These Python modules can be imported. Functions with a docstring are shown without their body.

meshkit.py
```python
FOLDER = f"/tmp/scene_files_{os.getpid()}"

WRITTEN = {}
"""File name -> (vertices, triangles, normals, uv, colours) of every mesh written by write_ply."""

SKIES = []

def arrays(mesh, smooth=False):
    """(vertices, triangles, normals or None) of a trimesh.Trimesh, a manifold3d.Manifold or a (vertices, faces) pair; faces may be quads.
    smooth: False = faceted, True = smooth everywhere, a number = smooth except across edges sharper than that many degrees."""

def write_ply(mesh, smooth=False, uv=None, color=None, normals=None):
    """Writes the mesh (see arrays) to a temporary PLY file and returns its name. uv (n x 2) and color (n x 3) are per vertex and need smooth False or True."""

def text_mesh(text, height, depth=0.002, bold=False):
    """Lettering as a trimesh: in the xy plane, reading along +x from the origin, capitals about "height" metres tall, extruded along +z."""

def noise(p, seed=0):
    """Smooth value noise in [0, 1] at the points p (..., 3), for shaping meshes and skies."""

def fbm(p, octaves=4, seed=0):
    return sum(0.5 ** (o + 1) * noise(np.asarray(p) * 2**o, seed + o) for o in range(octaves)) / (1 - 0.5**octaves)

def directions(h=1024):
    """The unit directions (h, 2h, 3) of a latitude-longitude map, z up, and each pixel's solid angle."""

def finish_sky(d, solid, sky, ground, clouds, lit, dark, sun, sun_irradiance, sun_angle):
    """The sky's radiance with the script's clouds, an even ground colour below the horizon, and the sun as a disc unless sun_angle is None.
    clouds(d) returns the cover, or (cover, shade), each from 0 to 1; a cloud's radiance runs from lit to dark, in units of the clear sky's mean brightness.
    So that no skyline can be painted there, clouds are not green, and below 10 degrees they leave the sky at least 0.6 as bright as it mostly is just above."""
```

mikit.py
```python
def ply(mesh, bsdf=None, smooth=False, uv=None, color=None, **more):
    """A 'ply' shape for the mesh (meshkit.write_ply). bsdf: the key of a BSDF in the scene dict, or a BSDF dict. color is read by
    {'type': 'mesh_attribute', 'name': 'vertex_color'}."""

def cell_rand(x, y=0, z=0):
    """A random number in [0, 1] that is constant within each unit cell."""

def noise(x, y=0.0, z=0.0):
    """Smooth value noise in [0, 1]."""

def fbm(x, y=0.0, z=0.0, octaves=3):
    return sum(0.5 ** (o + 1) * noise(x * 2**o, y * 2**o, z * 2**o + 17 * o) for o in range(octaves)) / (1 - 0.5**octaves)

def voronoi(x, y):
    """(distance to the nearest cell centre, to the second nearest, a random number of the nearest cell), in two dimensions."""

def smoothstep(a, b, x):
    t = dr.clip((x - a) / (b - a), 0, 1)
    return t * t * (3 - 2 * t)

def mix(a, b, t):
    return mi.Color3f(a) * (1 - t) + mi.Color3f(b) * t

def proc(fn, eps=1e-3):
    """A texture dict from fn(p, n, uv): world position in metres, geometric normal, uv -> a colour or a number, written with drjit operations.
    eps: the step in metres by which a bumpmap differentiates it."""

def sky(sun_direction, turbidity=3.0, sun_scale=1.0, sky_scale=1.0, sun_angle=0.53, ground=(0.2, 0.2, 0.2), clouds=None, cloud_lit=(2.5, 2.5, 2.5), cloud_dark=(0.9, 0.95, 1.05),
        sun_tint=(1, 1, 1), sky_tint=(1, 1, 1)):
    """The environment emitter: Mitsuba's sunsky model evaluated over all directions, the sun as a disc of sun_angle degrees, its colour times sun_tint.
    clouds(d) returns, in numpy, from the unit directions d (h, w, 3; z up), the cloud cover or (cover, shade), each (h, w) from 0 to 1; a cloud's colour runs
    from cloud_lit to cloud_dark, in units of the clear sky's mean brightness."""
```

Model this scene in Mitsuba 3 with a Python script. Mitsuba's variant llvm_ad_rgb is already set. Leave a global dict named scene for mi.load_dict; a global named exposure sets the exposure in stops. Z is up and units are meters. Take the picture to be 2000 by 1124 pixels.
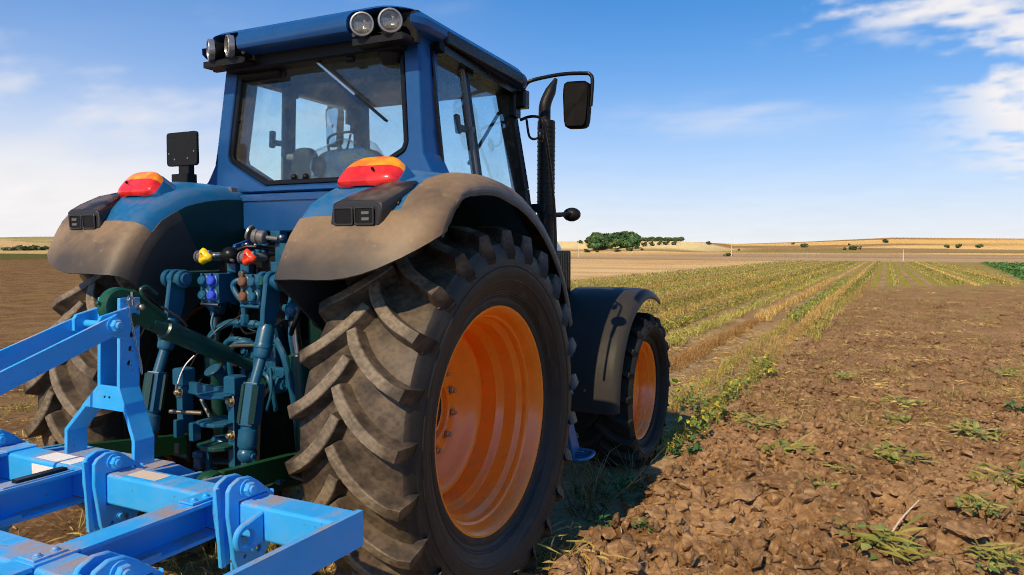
import math
import drjit as dr
import mitsuba as mi
import numpy as np
import trimesh
import mikit, meshkit
from mikit import noise, fbm, smoothstep, mix
from shapely.geometry import Polygon, Point, box as sbox
from shapely.ops import unary_union

T = mi.ScalarTransform4f
PI = math.pi
scene, labels = {}, {}

# ------------------------------------------------------------------ camera, sky, exposure
exposure = 1.62
CAM = np.array([2.5077, -2.8941, 1.5509])
YAW, PITCH, ROLL = math.radians(26.6269), math.radians(2.8968), math.radians(0.2055)
_d = np.array([-math.sin(YAW) * math.cos(PITCH), math.cos(YAW) * math.cos(PITCH), -math.sin(PITCH)])
_r = np.array([math.cos(YAW), math.sin(YAW), 0.0])
_u = np.cross(_r, _d)
_up = -math.sin(ROLL) * _r + math.cos(ROLL) * _u
scene['camera'] = {'type': 'perspective', 'fov': 68.92, 'fov_axis': 'x', 'near_clip': 0.05, 'far_clip': 9000.0,
                   'to_world': T().look_at(origin=CAM.tolist(), target=(CAM + _d).tolist(), up=_up.tolist())}
SUN = (-0.02, -0.76, 0.65)


def clouds(d):
    el = np.degrees(np.arcsin(np.clip(d[..., 2], -1, 1)))
    az = np.degrees(np.arctan2(d[..., 0], d[..., 1]))          # 0 = along the rows, positive to the right
    q = d / np.maximum(d[..., 2:] + 0.16, 0.05)                # a flat cloud deck seen from below
    n1 = meshkit.fbm(np.stack([q[..., 0] * 1.5, q[..., 1] * 2.6, q[..., 2] * 0 + 3.1], -1), 6, 5)
    n2 = meshkit.fbm(np.stack([q[..., 0] * 5.5 + 3, q[..., 1] * 9, q[..., 2] * 0 + 7.7], -1), 5, 9)
    s = lambda a, b, x: np.clip((x - a) / (b - a), 0, 1) ** 2 * (3 - 2 * np.clip((x - a) / (b - a), 0, 1))
    blob = lambda a, e, wa, we: np.exp(-((az - a) / wa) ** 2 - ((el - e) / we) ** 2)
    bank = 1.1 * blob(10, 12, 5.5, 7) + 0.9 * blob(4, 18.0, 7, 3) + 0.4 * blob(-2, 17, 5, 2.5)
    veil = 0.6 * blob(-60, 11, 20, 5) + 0.32 * blob(-11, 9.6, 8, 1.3) + 0.38 * blob(-33, 20, 9, 2.0)
    field = 0.55 * n1 + 0.45 * n2
    n3 = meshkit.fbm(np.stack([q[..., 0] * 14 + 1, q[..., 1] * 20, q[..., 2] * 0 + 2.2], -1), 5, 13)
    brk = 0.42 * n1 + 0.30 * n2 + 0.28 * n3
    c = 0.95 * s(0.52, 0.66, brk + 0.15 * np.minimum(bank, 1)) * np.clip(bank * 1.7, 0, 1)
    c = np.maximum(c, 0.75 * s(0.46, 0.80, field + 0.20 * veil) * np.clip(veil * 2.0, 0, 1))
    c = np.maximum(c, 0.14 * s(0.60, 0.82, field))             # thin broken wisps all over
    wisp = 0.5 + n1
    low = np.exp(-(np.maximum(el, 0) / 8.0) ** 1.45)               # the pale summer murk that lies on the horizon
    left = s(-15, -60, az)
    low = np.clip(low * (0.92 + 0.10 * left) + 0.36 * left * np.exp(-np.maximum(el, 0) / 13) * wisp, 0, 0.97)
    cover = 1 - (1 - c) * (1 - low)
    shade = np.clip(0.55 + 0.5 * (n2 - 0.5), 0, 1)
    return cover, shade


scene['sky'] = mikit.sky(SUN, turbidity=2.6, clouds=clouds, cloud_lit=(3.9, 3.72, 3.62), cloud_dark=(3.0, 2.95, 2.98), sky_tint=(0.27, 0.95, 1.55), sun_tint=(1.0, 0.95, 0.86), ground=(0.22, 0.15, 0.09))

# ------------------------------------------------------------------ naming helpers
_taken = {}


def key(base):
    """The next free key for this name: name, name_001, name_002 ..."""
    k = _taken.get(base)
    _taken[base] = 0 if k is None else k + 1
    return base if k is None else '%s_%03d' % (base, k + 1)


def thing(name, label, category, group=None, kind=None):
    k = key(name)
    labels[k] = {'label': label}
    if category:
        labels[k]['category'] = category
    if group:
        labels[k]['group'] = group
    if kind:
        labels[k]['kind'] = kind
    return k


def put(k, mesh, bsdf, smooth=35, xf=None, **kw):
    """One shape entry under the key k."""
    sh = mesh if isinstance(mesh, dict) else mikit.ply(mesh, bsdf, smooth=smooth, **kw)
    sh = dict(sh)
    if isinstance(mesh, dict) and bsdf is not None:
        sh['bsdf'] = {'type': 'ref', 'id': bsdf}
    if xf is not None:
        sh['to_world'] = xf
    scene[k] = sh
    return k


def part(parent, name, mesh, bsdf, smooth=35, xf=None, label=None, kind=None, **kw):
    k = key(parent + '__' + name)
    put(k, mesh, bsdf, smooth, xf, **kw)
    if label or kind:
        labels[k] = {}
        if label:
            labels[k]['label'] = label
        if kind:
            labels[k]['kind'] = kind
    return k


# ------------------------------------------------------------------ mesh helpers
V = lambda *a: np.array(a, float)
unit = lambda v: np.asarray(v, float) / max(np.linalg.norm(v), 1e-12)
tm = lambda v, f: trimesh.Trimesh(np.asarray(v, float), np.asarray(f, int), process=False)


def join(*ms):
    ms = [m for m in ms if m is not None]
    return trimesh.util.concatenate(ms) if len(ms) > 1 else ms[0]


def quads(q):
    q = np.asarray(q).reshape(-1, 4)
    return np.vstack([q[:, [0, 1, 2]], q[:, [0, 2, 3]]])


def frame(z, up=(0, 0, 1)):
    z = unit(z)
    up = np.asarray(up, float)
    if abs(np.dot(z, unit(up))) > 0.999:
        up = V(0, 1, 0) if abs(z[1]) < 0.9 else V(1, 0, 0)
    x = unit(np.cross(up, z))
    return x, np.cross(z, x), z


def grid(P, wrap=False):
    """A sheet of quads through the points P (m, n, 3); wrap closes it along n."""
    m, n = P.shape[:2]
    i, j = np.meshgrid(np.arange(m - 1), np.arange(n if wrap else n - 1), indexing='ij')
    k = (j + 1) % n
    return tm(P.reshape(-1, 3), quads(np.stack([i * n + j, i * n + k, (i + 1) * n + k, (i + 1) * n + j], -1)))


def outward(m):
    if m.volume < 0:
        m.invert()
    return m


def lathe(prof, o=(0, 0, 0), axis=(0, 0, 1), n=32, up=(0, 0, 1)):
    """Revolves (radius, along) pairs about the axis through o."""
    x, y, z = frame(axis, up)
    a = np.arange(n) * 2 * PI / n
    pr = np.array(prof, float)
    ring = np.cos(a)[:, None] * x + np.sin(a)[:, None] * y
    P = np.asarray(o, float) + pr[:, None, :1] * ring[None] + pr[:, None, 1:] * z
    return outward(grid(P, True))


def cyl(p0, p1, r, r1=None, n=20, ch=None):
    p0, p1 = np.asarray(p0, float), np.asarray(p1, float)
    L = np.linalg.norm(p1 - p0)
    r1 = r if r1 is None else r1
    c = min(0.18 * min(r, r1), 0.2 * L) if ch is None else ch
    return lathe([(0, 0), (r - c, 0), (r, c), (r1, L - c), (r1 - c, L), (0, L)], p0, p1 - p0, n)


def smooth_path(p, k=6):
    p = np.asarray(p, float)
    if len(p) < 3:
        return p
    q = np.vstack([2 * p[0] - p[1], p, 2 * p[-1] - p[-2]])
    t = np.linspace(0, 1, k, endpoint=False)[:, None]
    out = []
    for i in range(1, len(q) - 2):
        a, b, c, d = q[i - 1], q[i], q[i + 1], q[i + 2]
        out.append(0.5 * (2 * b + (c - a) * t + (2 * a - 5 * b + 4 * c - d) * t ** 2 + (3 * b - a - 3 * c + d) * t ** 3))
    return np.vstack(out + [p[-1:]])


def tube(p, r, n=10, k=6, caps=True):
    """A round pipe through the points; r is one radius or one per point given."""
    p0 = np.asarray(p, float)
    p = smooth_path(p0, k) if k else p0
    rr = np.broadcast_to(np.asarray(r, float), (len(p0),)) if np.ndim(r) else np.full(len(p0), float(r))
    rr = np.interp(np.linspace(0, 1, len(p)), np.linspace(0, 1, len(p0)), rr)
    t = np.gradient(p, axis=0)
    t /= np.linalg.norm(t, axis=1, keepdims=True)
    x = frame(t[0])[0]
    a = np.arange(n) * 2 * PI / n
    rows = []
    for c, d, q in zip(p, t, rr):
        x = unit(x - d * np.dot(x, d))
        y = np.cross(d, x)
        rows.append(c + q * (np.cos(a)[:, None] * x + np.sin(a)[:, None] * y))
    if caps:
        rows = [np.repeat(p[:1], n, 0)] + rows + [np.repeat(p[-1:], n, 0)]
    return outward(grid(np.array(rows), True))


def ringpts(poly):
    rings = [poly.exterior] + list(poly.interiors)
    out = []
    for i, r in enumerate(rings):
        c = np.array(r.coords)[:-1]
        area = 0.5 * np.sum(c[:, 0] * np.roll(c[:, 1], -1) - np.roll(c[:, 0], -1) * c[:, 1])
        if (area > 0) == (i > 0):
            c = c[::-1]
        out.append(c)
    return out                                                   # outer ring anticlockwise, holes clockwise


def inset(c, d):
    e0 = c - np.roll(c, 1, 0)
    e1 = np.roll(c, -1, 0) - c
    n0 = np.stack([-e0[:, 1], e0[:, 0]], 1) / (np.linalg.norm(e0, axis=1, keepdims=True) + 1e-12)
    n1 = np.stack([-e1[:, 1], e1[:, 0]], 1) / (np.linalg.norm(e1, axis=1, keepdims=True) + 1e-12)
    m = n0 + n1
    m /= np.maximum((m * n0).sum(1, keepdims=True), 0.35)
    return c + d * m


def prism(poly, p0, p1, up=(0, 0, 1), ch=0.0025):
    """The outline poly (x to the side, y along up) drawn from p0 to p1, edges chamfered by ch."""
    if isinstance(poly, (list, tuple, np.ndarray)):
        poly = Polygon(poly)
    p0, p1 = np.asarray(p0, float), np.asarray(p1, float)
    L = np.linalg.norm(p1 - p0)
    x, y, z = frame(p1 - p0, up)
    vs, fs, at = [], [], 0
    tight = []
    for c in ringpts(poly):
        ins = inset(c, ch) if ch else c
        tight.append(ins)
        n = len(c)
        lay = [(ins, 0.0), (c, ch), (c, L - ch), (ins, L)] if ch else [(c, 0.0), (c, L)]
        P = np.array([p0 + a[:, :1] * x + a[:, 1:] * y + t * z for a, t in lay])
        g = grid(P, True)
        vs.append(g.vertices)
        fs.append(g.faces + at)
        at += len(g.vertices)
    cap = Polygon(tight[0], tight[1:])
    if not cap.is_valid:
        cap = cap.buffer(0)
        cap = max(cap.geoms, key=lambda g: g.area) if hasattr(cap, 'geoms') else cap
    v2, f2 = trimesh.creation.triangulate_polygon(cap, engine='earcut')
    for t, flip in ((0.0, True), (L, False)):
        P = p0 + v2[:, :1] * x + v2[:, 1:] * y + t * z
        f = f2[:, ::-1] if flip else f2
        a, b, c = P[f[0]]
        if np.dot(np.cross(b - a, c - a), z) * (-1 if flip else 1) < 0:
            f = f[:, ::-1]
        vs.append(P)
        fs.append(f + at)
        at += len(P)
    return tm(np.vstack(vs), np.vstack(fs))


def rect(w, h, r=0.0, cx=0.0, cy=0.0):
    b = sbox(cx - w / 2 + r, cy - h / 2 + r, cx + w / 2 - r, cy + h / 2 - r)
    return b.buffer(r, quad_segs=4) if r else b


def bar(p0, p1, w, h, up=(0, 0, 1), ch=0.003, r=0.0):
    return prism(rect(w, h, r), p0, p1, up, ch)


def cbox(c, s, ch=0.004):
    c, s = np.asarray(c, float), np.asarray(s, float)
    return bar(c - V(0, s[1] / 2, 0), c + V(0, s[1] / 2, 0), s[0], s[2], (0, 0, 1), min(ch, 0.3 * min(s)))


def xplate(yz, x0, x1, ch=0.002):
    """A plate standing in the YZ plane between x0 and x1, its outline given as (y, z)."""
    poly = Polygon(yz) if not hasattr(yz, 'exterior') else yz
    # frame(+x, up z): local x = up x dir = (0,0,1)x(1,0,0) = +y
    return prism(poly, (x0, 0, 0), (x1, 0, 0), (0, 0, 1), ch)


def yplate(xz, y0, y1, ch=0.002):
    """A plate standing in the XZ plane between y0 and y1; outline (x, z)."""
    poly = Polygon(xz) if not hasattr(xz, 'exterior') else xz
    from shapely import affinity
    poly = affinity.scale(poly, -1, 1, origin=(0, 0))            # frame(+y, up z): local x = -x
    return prism(poly, (0, y0, 0), (0, y1, 0), (0, 0, 1), ch)


def hexbolt(p, d, r=0.014, h=0.012, washer=True, stud=0.0):
    p, d = np.asarray(p, float), unit(d)
    hexa = Polygon([(r * math.cos(a), r * math.sin(a)) for a in np.arange(6) * PI / 3])
    ms = []
    if washer:
        ms.append(cyl(p, p + d * 0.003, r * 1.35, n=16))
    ms.append(prism(hexa, p + d * 0.0025, p + d * (0.0025 + h), frame(d)[1], h * 0.15))
    if stud:
        ms.append(cyl(p + d * h, p + d * (h + stud), r * 0.6, n=12))
    return join(*ms)


def ball(c, r, sub=2, s=(1, 1, 1)):
    m = trimesh.creation.icosphere(subdivisions=sub, radius=1.0)
    m.vertices = m.vertices * np.asarray(s) * r + np.asarray(c, float)
    return m


def shell(P, t):
    """A sheet through P (m, n, 3) given a thickness t inwards, rim closed."""
    g = grid(P)
    n = np.array(g.vertex_normals).reshape(P.shape)
    Q = P - n * t
    m, k = P.shape[:2]
    idx = np.arange(m * k).reshape(m, k)
    edge = np.concatenate([idx[0, :], idx[1:, -1], idx[-1, -2::-1], idx[-2:0:-1, 0]])
    nx = np.roll(edge, -1)
    off = m * k
    back = g.faces[:, ::-1] + off
    rim = quads(np.stack([edge, edge + off, nx + off, nx], 1))
    return tm(np.vstack([P.reshape(-1, 3), Q.reshape(-1, 3)]), np.vstack([g.faces, back, rim]))


def moved(m, R=None, t=(0, 0, 0), s=None):
    m = m.copy()
    v = np.array(m.vertices)
    if s is not None:
        v = v * np.asarray(s)
    if R is not None:
        v = v @ np.asarray(R).T
    m.vertices = v + np.asarray(t, float)
    if s is not None and np.prod(s) < 0:
        m.invert()
    return m


def mirror(m):
    return moved(m, s=(-1, 1, 1))


# ------------------------------------------------------------------ materials
rgb = lambda *c: {'type': 'rgb', 'value': list(map(float, c))}


def pbr(base, rough=0.5, metallic=0.0, coat=0.0, spec=0.5, two=True, coat_gloss=0.9):
    b = {'type': 'principled', 'base_color': base if isinstance(base, dict) else rgb(*base), 'roughness': rough if isinstance(rough, dict) else float(rough),
         'metallic': float(metallic), 'specular': float(spec)}
    if coat:
        b['clearcoat'], b['clearcoat_gloss'] = float(coat), float(coat_gloss)
    return {'type': 'twosided', 'bsdf': b} if two else b


def paint_fn(base, dust, amount, top=0.5, scale=9.0, chips=0.0):
    def fn(p, n, uv):
        a = fbm(p.x * scale, p.y * scale, p.z * scale, octaves=3)
        b = fbm(p.x * 38 + 5, p.y * 13, p.z * 38, octaves=2)
        up = smoothstep(0.35, 0.95, n.z)
        t = dr.clip(amount * (0.25 + up * top * 3) * smoothstep(0.36, 0.72, 0.65 * a + 0.35 * b), 0, 1)
        g = 0.90 + 0.2 * a
        c = mix(mi.Color3f(*base) * g, mi.Color3f(*dust), t)
        chip = noise(p.x * 85, p.y * 85, p.z * 85) * 0.6 + 0.4 * noise(p.x * 21 + 7, p.y * 21, p.z * 21)
        return mix(c, mi.Color3f(0.17, 0.095, 0.05), smoothstep(0.815, 0.85, chip) * chips)
    return mikit.proc(fn)


DUST = (0.30, 0.21, 0.13)
scene['frame_blue'] = pbr(paint_fn((0.030, 0.400, 0.87), (0.34, 0.30, 0.30), 0.42, 0.75, 9.0, 0.5), 0.38, coat=0.4, coat_gloss=0.7)
scene['tractor_blue'] = pbr(paint_fn((0.0045, 0.066, 0.225), (0.09, 0.12, 0.15), 0.16, 0.3), 0.30, coat=0.9)
scene['teal_blue'] = pbr(paint_fn((0.006, 0.125, 0.30), DUST, 0.22, 0.25), 0.30, coat=0.8)
scene['hitch_blue'] = pbr(paint_fn((0.006, 0.088, 0.170), (0.05, 0.07, 0.08), 0.30, 0.3, 14), 0.36, coat=0.5)
scene['hitch_green'] = pbr(paint_fn((0.004, 0.056, 0.046), (0.07, 0.08, 0.06), 0.30, 0.3, 12), 0.36, coat=0.5)
scene['dark_green'] = pbr((0.003, 0.036, 0.028), 0.4, coat=0.4)
scene['orange'] = pbr(paint_fn((0.98, 0.235, 0.006), (0.55, 0.25, 0.08), 0.30, 0.7, 7, 0.35), 0.28, coat=0.9)
scene['black_plastic'] = pbr((0.0085, 0.0085, 0.0085), 0.50, spec=0.28)
scene['gloss_black'] = pbr((0.006, 0.006, 0.006), 0.34, spec=0.3)
scene['dark_grey'] = pbr((0.032, 0.033, 0.035), 0.42)
scene['mid_grey'] = pbr((0.13, 0.13, 0.135), 0.5)
scene['steel'] = pbr((0.55, 0.54, 0.52), 0.28, metallic=1.0)
scene['zinc'] = pbr((0.50, 0.42, 0.26), 0.38, metallic=0.9)
scene['dull_steel'] = pbr((0.16, 0.145, 0.12), 0.5, metallic=0.7)
scene['lamp_ring'] = pbr((0.42, 0.41, 0.38), 0.32, metallic=0.75)
scene['white_label'] = pbr((0.80, 0.78, 0.74), 0.5)
scene['tan_label'] = pbr((0.62, 0.52, 0.40), 0.6)
scene['silver_paint'] = pbr((0.42, 0.48, 0.52), 0.3, coat=0.8)
scene['mirror_glass'] = pbr((0.75, 0.76, 0.76), 0.04, metallic=1.0)


def lens_fn(lo, hi):
    def fn(p, n, uv):
        rib = 0.5 + 0.5 * dr.sin(p.z * 620) * dr.sin(p.x * 420)
        cell = fbm(p.x * 22, p.y * 22, p.z * 22, octaves=2)
        return mix(mi.Color3f(*lo), mi.Color3f(*hi), dr.clip(0.45 * rib + 0.75 * smoothstep(0.3, 0.7, cell), 0, 1))
    return mikit.proc(fn)


scene['red_lens'] = pbr(lens_fn((0.52, 0.006, 0.008), (0.86, 0.030, 0.022)), 0.14, coat=1.0)
scene['amber_lens'] = pbr(lens_fn((0.80, 0.13, 0.003), (0.98, 0.36, 0.012)), 0.14, coat=1.0)
scene['yellow_cap'] = pbr((0.85, 0.60, 0.01), 0.4, coat=0.3)
scene['red_cap'] = pbr((0.78, 0.055, 0.015), 0.4, coat=0.3)
scene['blue_cap'] = pbr((0.03, 0.08, 0.62), 0.4, coat=0.3)
scene['brown_cap'] = pbr((0.16, 0.075, 0.04), 0.5)
scene['seat_cloth'] = pbr((0.022, 0.023, 0.025), 0.7)
scene['cab_grey'] = pbr((0.17, 0.165, 0.155), 0.7)
scene['pane'] = {'type': 'thindielectric', 'int_ior': 1.55, 'specular_transmittance': rgb(0.84, 0.98, 0.98)}


def smear(p, n, uv):
    a = fbm(p.x * 3.0 + p.z * 1.2, p.y * 3.0, p.z * 2.2 - p.x * 1.5, octaves=4)
    b = fbm(p.x * 26, p.y * 26, p.z * 26, octaves=2)
    return 0.01 + 0.10 * smoothstep(0.42, 0.75, a) + 0.05 * smoothstep(0.5, 0.8, b)


scene['pane'] = {'type': 'blendbsdf', 'weight': mikit.proc(smear), 'clear': scene['pane'], 'dust': {'type': 'twosided', 'bsdf': {'type': 'diffuse', 'reflectance': rgb(0.30, 0.28, 0.24)}}}
scene['film'] = {'type': 'thindielectric', 'int_ior': 1.6, 'specular_transmittance': rgb(0.93, 0.93, 0.93)}
scene['lamp_glass'] = {'type': 'thindielectric', 'int_ior': 1.5, 'specular_transmittance': rgb(0.95, 0.95, 0.93)}


def tyre_fn(ay, az, r_lo, r_hi):
    def fn(p, n, uv):
        r = dr.sqrt(dr.square(p.y - ay) + dr.square(p.z - az))
        a = fbm(p.x * 17, p.y * 17, p.z * 17, octaves=4)
        b = fbm(p.x * 70, p.y * 70, p.z * 70, octaves=2)
        black = mi.Color3f(0.021, 0.0195, 0.0165)
        dust = mix(mi.Color3f(0.054, 0.041, 0.029), mi.Color3f(0.135, 0.100, 0.066), smoothstep(0.30, 0.72, a))
        worn = mix(mi.Color3f(0.115, 0.092, 0.064), mi.Color3f(0.260, 0.210, 0.145), smoothstep(0.25, 0.75, 0.5 * a + 0.5 * b))
        scuff = smoothstep(0.58, 0.80, fbm(r * 42, dr.atan2(p.z - az, p.y - ay) * 5, p.x * 3, octaves=3))
        black = mix(black * (0.8 + 0.6 * a), mi.Color3f(0.060, 0.050, 0.038), scuff * 0.55)
        c = mix(black, dust, smoothstep(r_lo - 0.045, r_lo + 0.01, r) * (0.55 + 0.45 * smoothstep(0.25, 0.6, b)))
        return mix(c, worn, smoothstep(r_hi - 0.010, r_hi - 0.003, r))
    return mikit.proc(fn)


scene['rear_rubber'] = pbr(tyre_fn(0.0, 0.8, 0.79, 0.858), 0.52, spec=0.28)
scene['front_rubber'] = pbr(tyre_fn(2.687, 0.468, 0.72, 0.90), 0.6, spec=0.16)


def fender_fn(p, n, uv):
    a = fbm(p.x * 5, p.y * 5, p.z * 5, octaves=4)
    b = fbm(p.x * 60, p.y * 25, p.z * 60, octaves=2)
    t = dr.clip(smoothstep(0.10, 0.60, a) * 0.75 + 0.25 * b, 0, 1) * (0.15 + 0.85 * smoothstep(1.45, 1.62, p.z + 0.06 * (a - 0.5))) * smoothstep(-0.15, 0.5, n.z * 0.6 - n.y * 0.7)
    c = mix(mi.Color3f(0.030, 0.030, 0.029), mi.Color3f(0.29, 0.195, 0.105), t * 0.92)
    spot = noise(p.x * 48, p.y * 48, p.z * 48) * 0.65 + 0.35 * noise(p.x * 9, p.y * 9, p.z * 9 + 3)
    c = mix(c, mi.Color3f(0.40, 0.29, 0.17), smoothstep(0.72, 0.80, spot) * 0.22 * smoothstep(0.0, 0.5, t))
    rub = fbm(p.x * 5 + 9, p.y * 5, p.z * 16, octaves=3)
    return mix(c, mi.Color3f(0.045, 0.043, 0.040), smoothstep(0.60, 0.75, rub) * 0.28)


scene['fender_rubber'] = pbr(mikit.proc(fender_fn), 0.55)


def dusty_fn(p, n, uv):
    a = fbm(p.x * 12, p.y * 12, p.z * 12, octaves=4)
    t = smoothstep(0.42, 0.75, a) * smoothstep(0.3, 0.95, n.z)
    return mix(mi.Color3f(0.020, 0.020, 0.021) * (0.8 + 0.5 * a), mi.Color3f(0.16, 0.12, 0.085), t * 0.7)


scene['dusty_black'] = pbr(mikit.proc(dusty_fn), 0.45)
scene['guard_grey'] = pbr((0.043, 0.041, 0.037), 0.42, spec=0.08)
scene['mid_green'] = pbr((0.008, 0.080, 0.036), 0.42, coat=0.3)
scene['lower_green'] = pbr((0.006, 0.058, 0.020), 0.42, coat=0.3)
scene['matt_black'] = pbr((0.006, 0.006, 0.006), 0.6, spec=0.08)

# ------------------------------------------------------------------ the ground: one sheet from the tractor to the hills
def sst(a, b, x):
    t = np.clip((x - a) / (b - a), 0, 1)
    return t * t * (3 - 2 * t)


def nz(x, y, s, seed=0):
    return meshkit.noise(np.stack([x * s, y * s, np.full_like(x, 0.37)], -1), seed)


def hashed(i, j, k):
    h = (i.astype(np.int64) * 374761393 + j.astype(np.int64) * 668265263 + k * 2147483647) & 0xFFFFFFFF
    h = ((h ^ (h >> 13)) * 1274126177) & 0xFFFFFFFF
    return ((h ^ (h >> 16)) & 0xFFFFFF) / 16777215.0


def lumps(x, y, cell, seed):
    """Broken earth: every cell a tilted, rounded lump of its own height; cracks between. About 0 to 1."""
    u, v = x / cell, y / cell
    iu, iv = np.floor(u), np.floor(v)
    f1 = np.full(x.shape, 9.0)
    f2 = np.full(x.shape, 9.0)
    h = np.zeros(x.shape)
    for a in (-1, 0, 1):
        for b in (-1, 0, 1):
            cu, cv = iu + a, iv + b
            px, py = cu + hashed(cu, cv, seed), cv + hashed(cu, cv, seed + 1)
            d = np.hypot(px - u, py - v)
            top = hashed(cu, cv, seed + 2) ** 2.0 * 0.75 + (hashed(cu, cv, seed + 3) - 0.5) * 1.9 * (u - px) + (hashed(cu, cv, seed + 4) - 0.5) * 1.9 * (v - py)
            near = d < f1
            f2 = np.where(near, f1, np.minimum(f2, d))
            h = np.where(near, top, h)
            f1 = np.where(near, d, f1)
    return np.clip(h, -0.25, 1.3) * sst(0.0, 0.11, f2 - f1) - 0.45 * (1 - sst(0.0, 0.09, f2 - f1))


def soil_mask(x, y):
    edge = 1.10 + 0.16 * (nz(x, y, 1.3, 4) - 0.5) + 0.10 * sst(3, 9, y) + 0.022 * np.maximum(y - 9, 0)
    right = sst(-0.05, 0.10, x - edge) * (1 - sst(-1.5, 1.5, y - (34 + 0.9 * (x - 2) + 6 * (nz(x, y, 0.25, 8) - 0.5)))) * (1 - sst(-0.4, 0.4, x - (7.6 + (y - 34) * 0.065)) * sst(16, 21, y))
    return right


def hills(x, y):
    a = np.interp(x, [-900, -420, -300, -153, -60, 7, 96, 300, 900], [5.5, 6.5, 6.5, 6.6, 9.4, 12.6, 11.3, 10.4, 9.5])
    h = a * sst(330, 730, y) * (0.9 + 0.2 * nz(x, y, 0.006, 3)) + 0.8 * sst(300, 400, y) * (nz(x, y, 0.012, 5) - 0.3)
    knoll = 7.2 * sst(372, 446, y + 14 * (nz(x, y, 0.02, 7) - 0.5)) * (1 - sst(-112, -66, x + 6 * (nz(x, y, 0.05, 2) - 0.5))) * sst(-640, -300, x)
    west = 9.0 * np.exp(-((x + 470) / 120) ** 2 - ((y - 290) / 110) ** 2) * (0.8 + 0.4 * nz(x, y, 0.02, 6))
    return np.maximum(h, knoll) + west


def base_level(x, y):
    return -0.045 - 0.065 * sst(0.2, 2.6, y) + 0.035 * (nz(x, y, 0.5, 1) - 0.5) * (1 - sst(30, 80, np.abs(y)))


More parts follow.
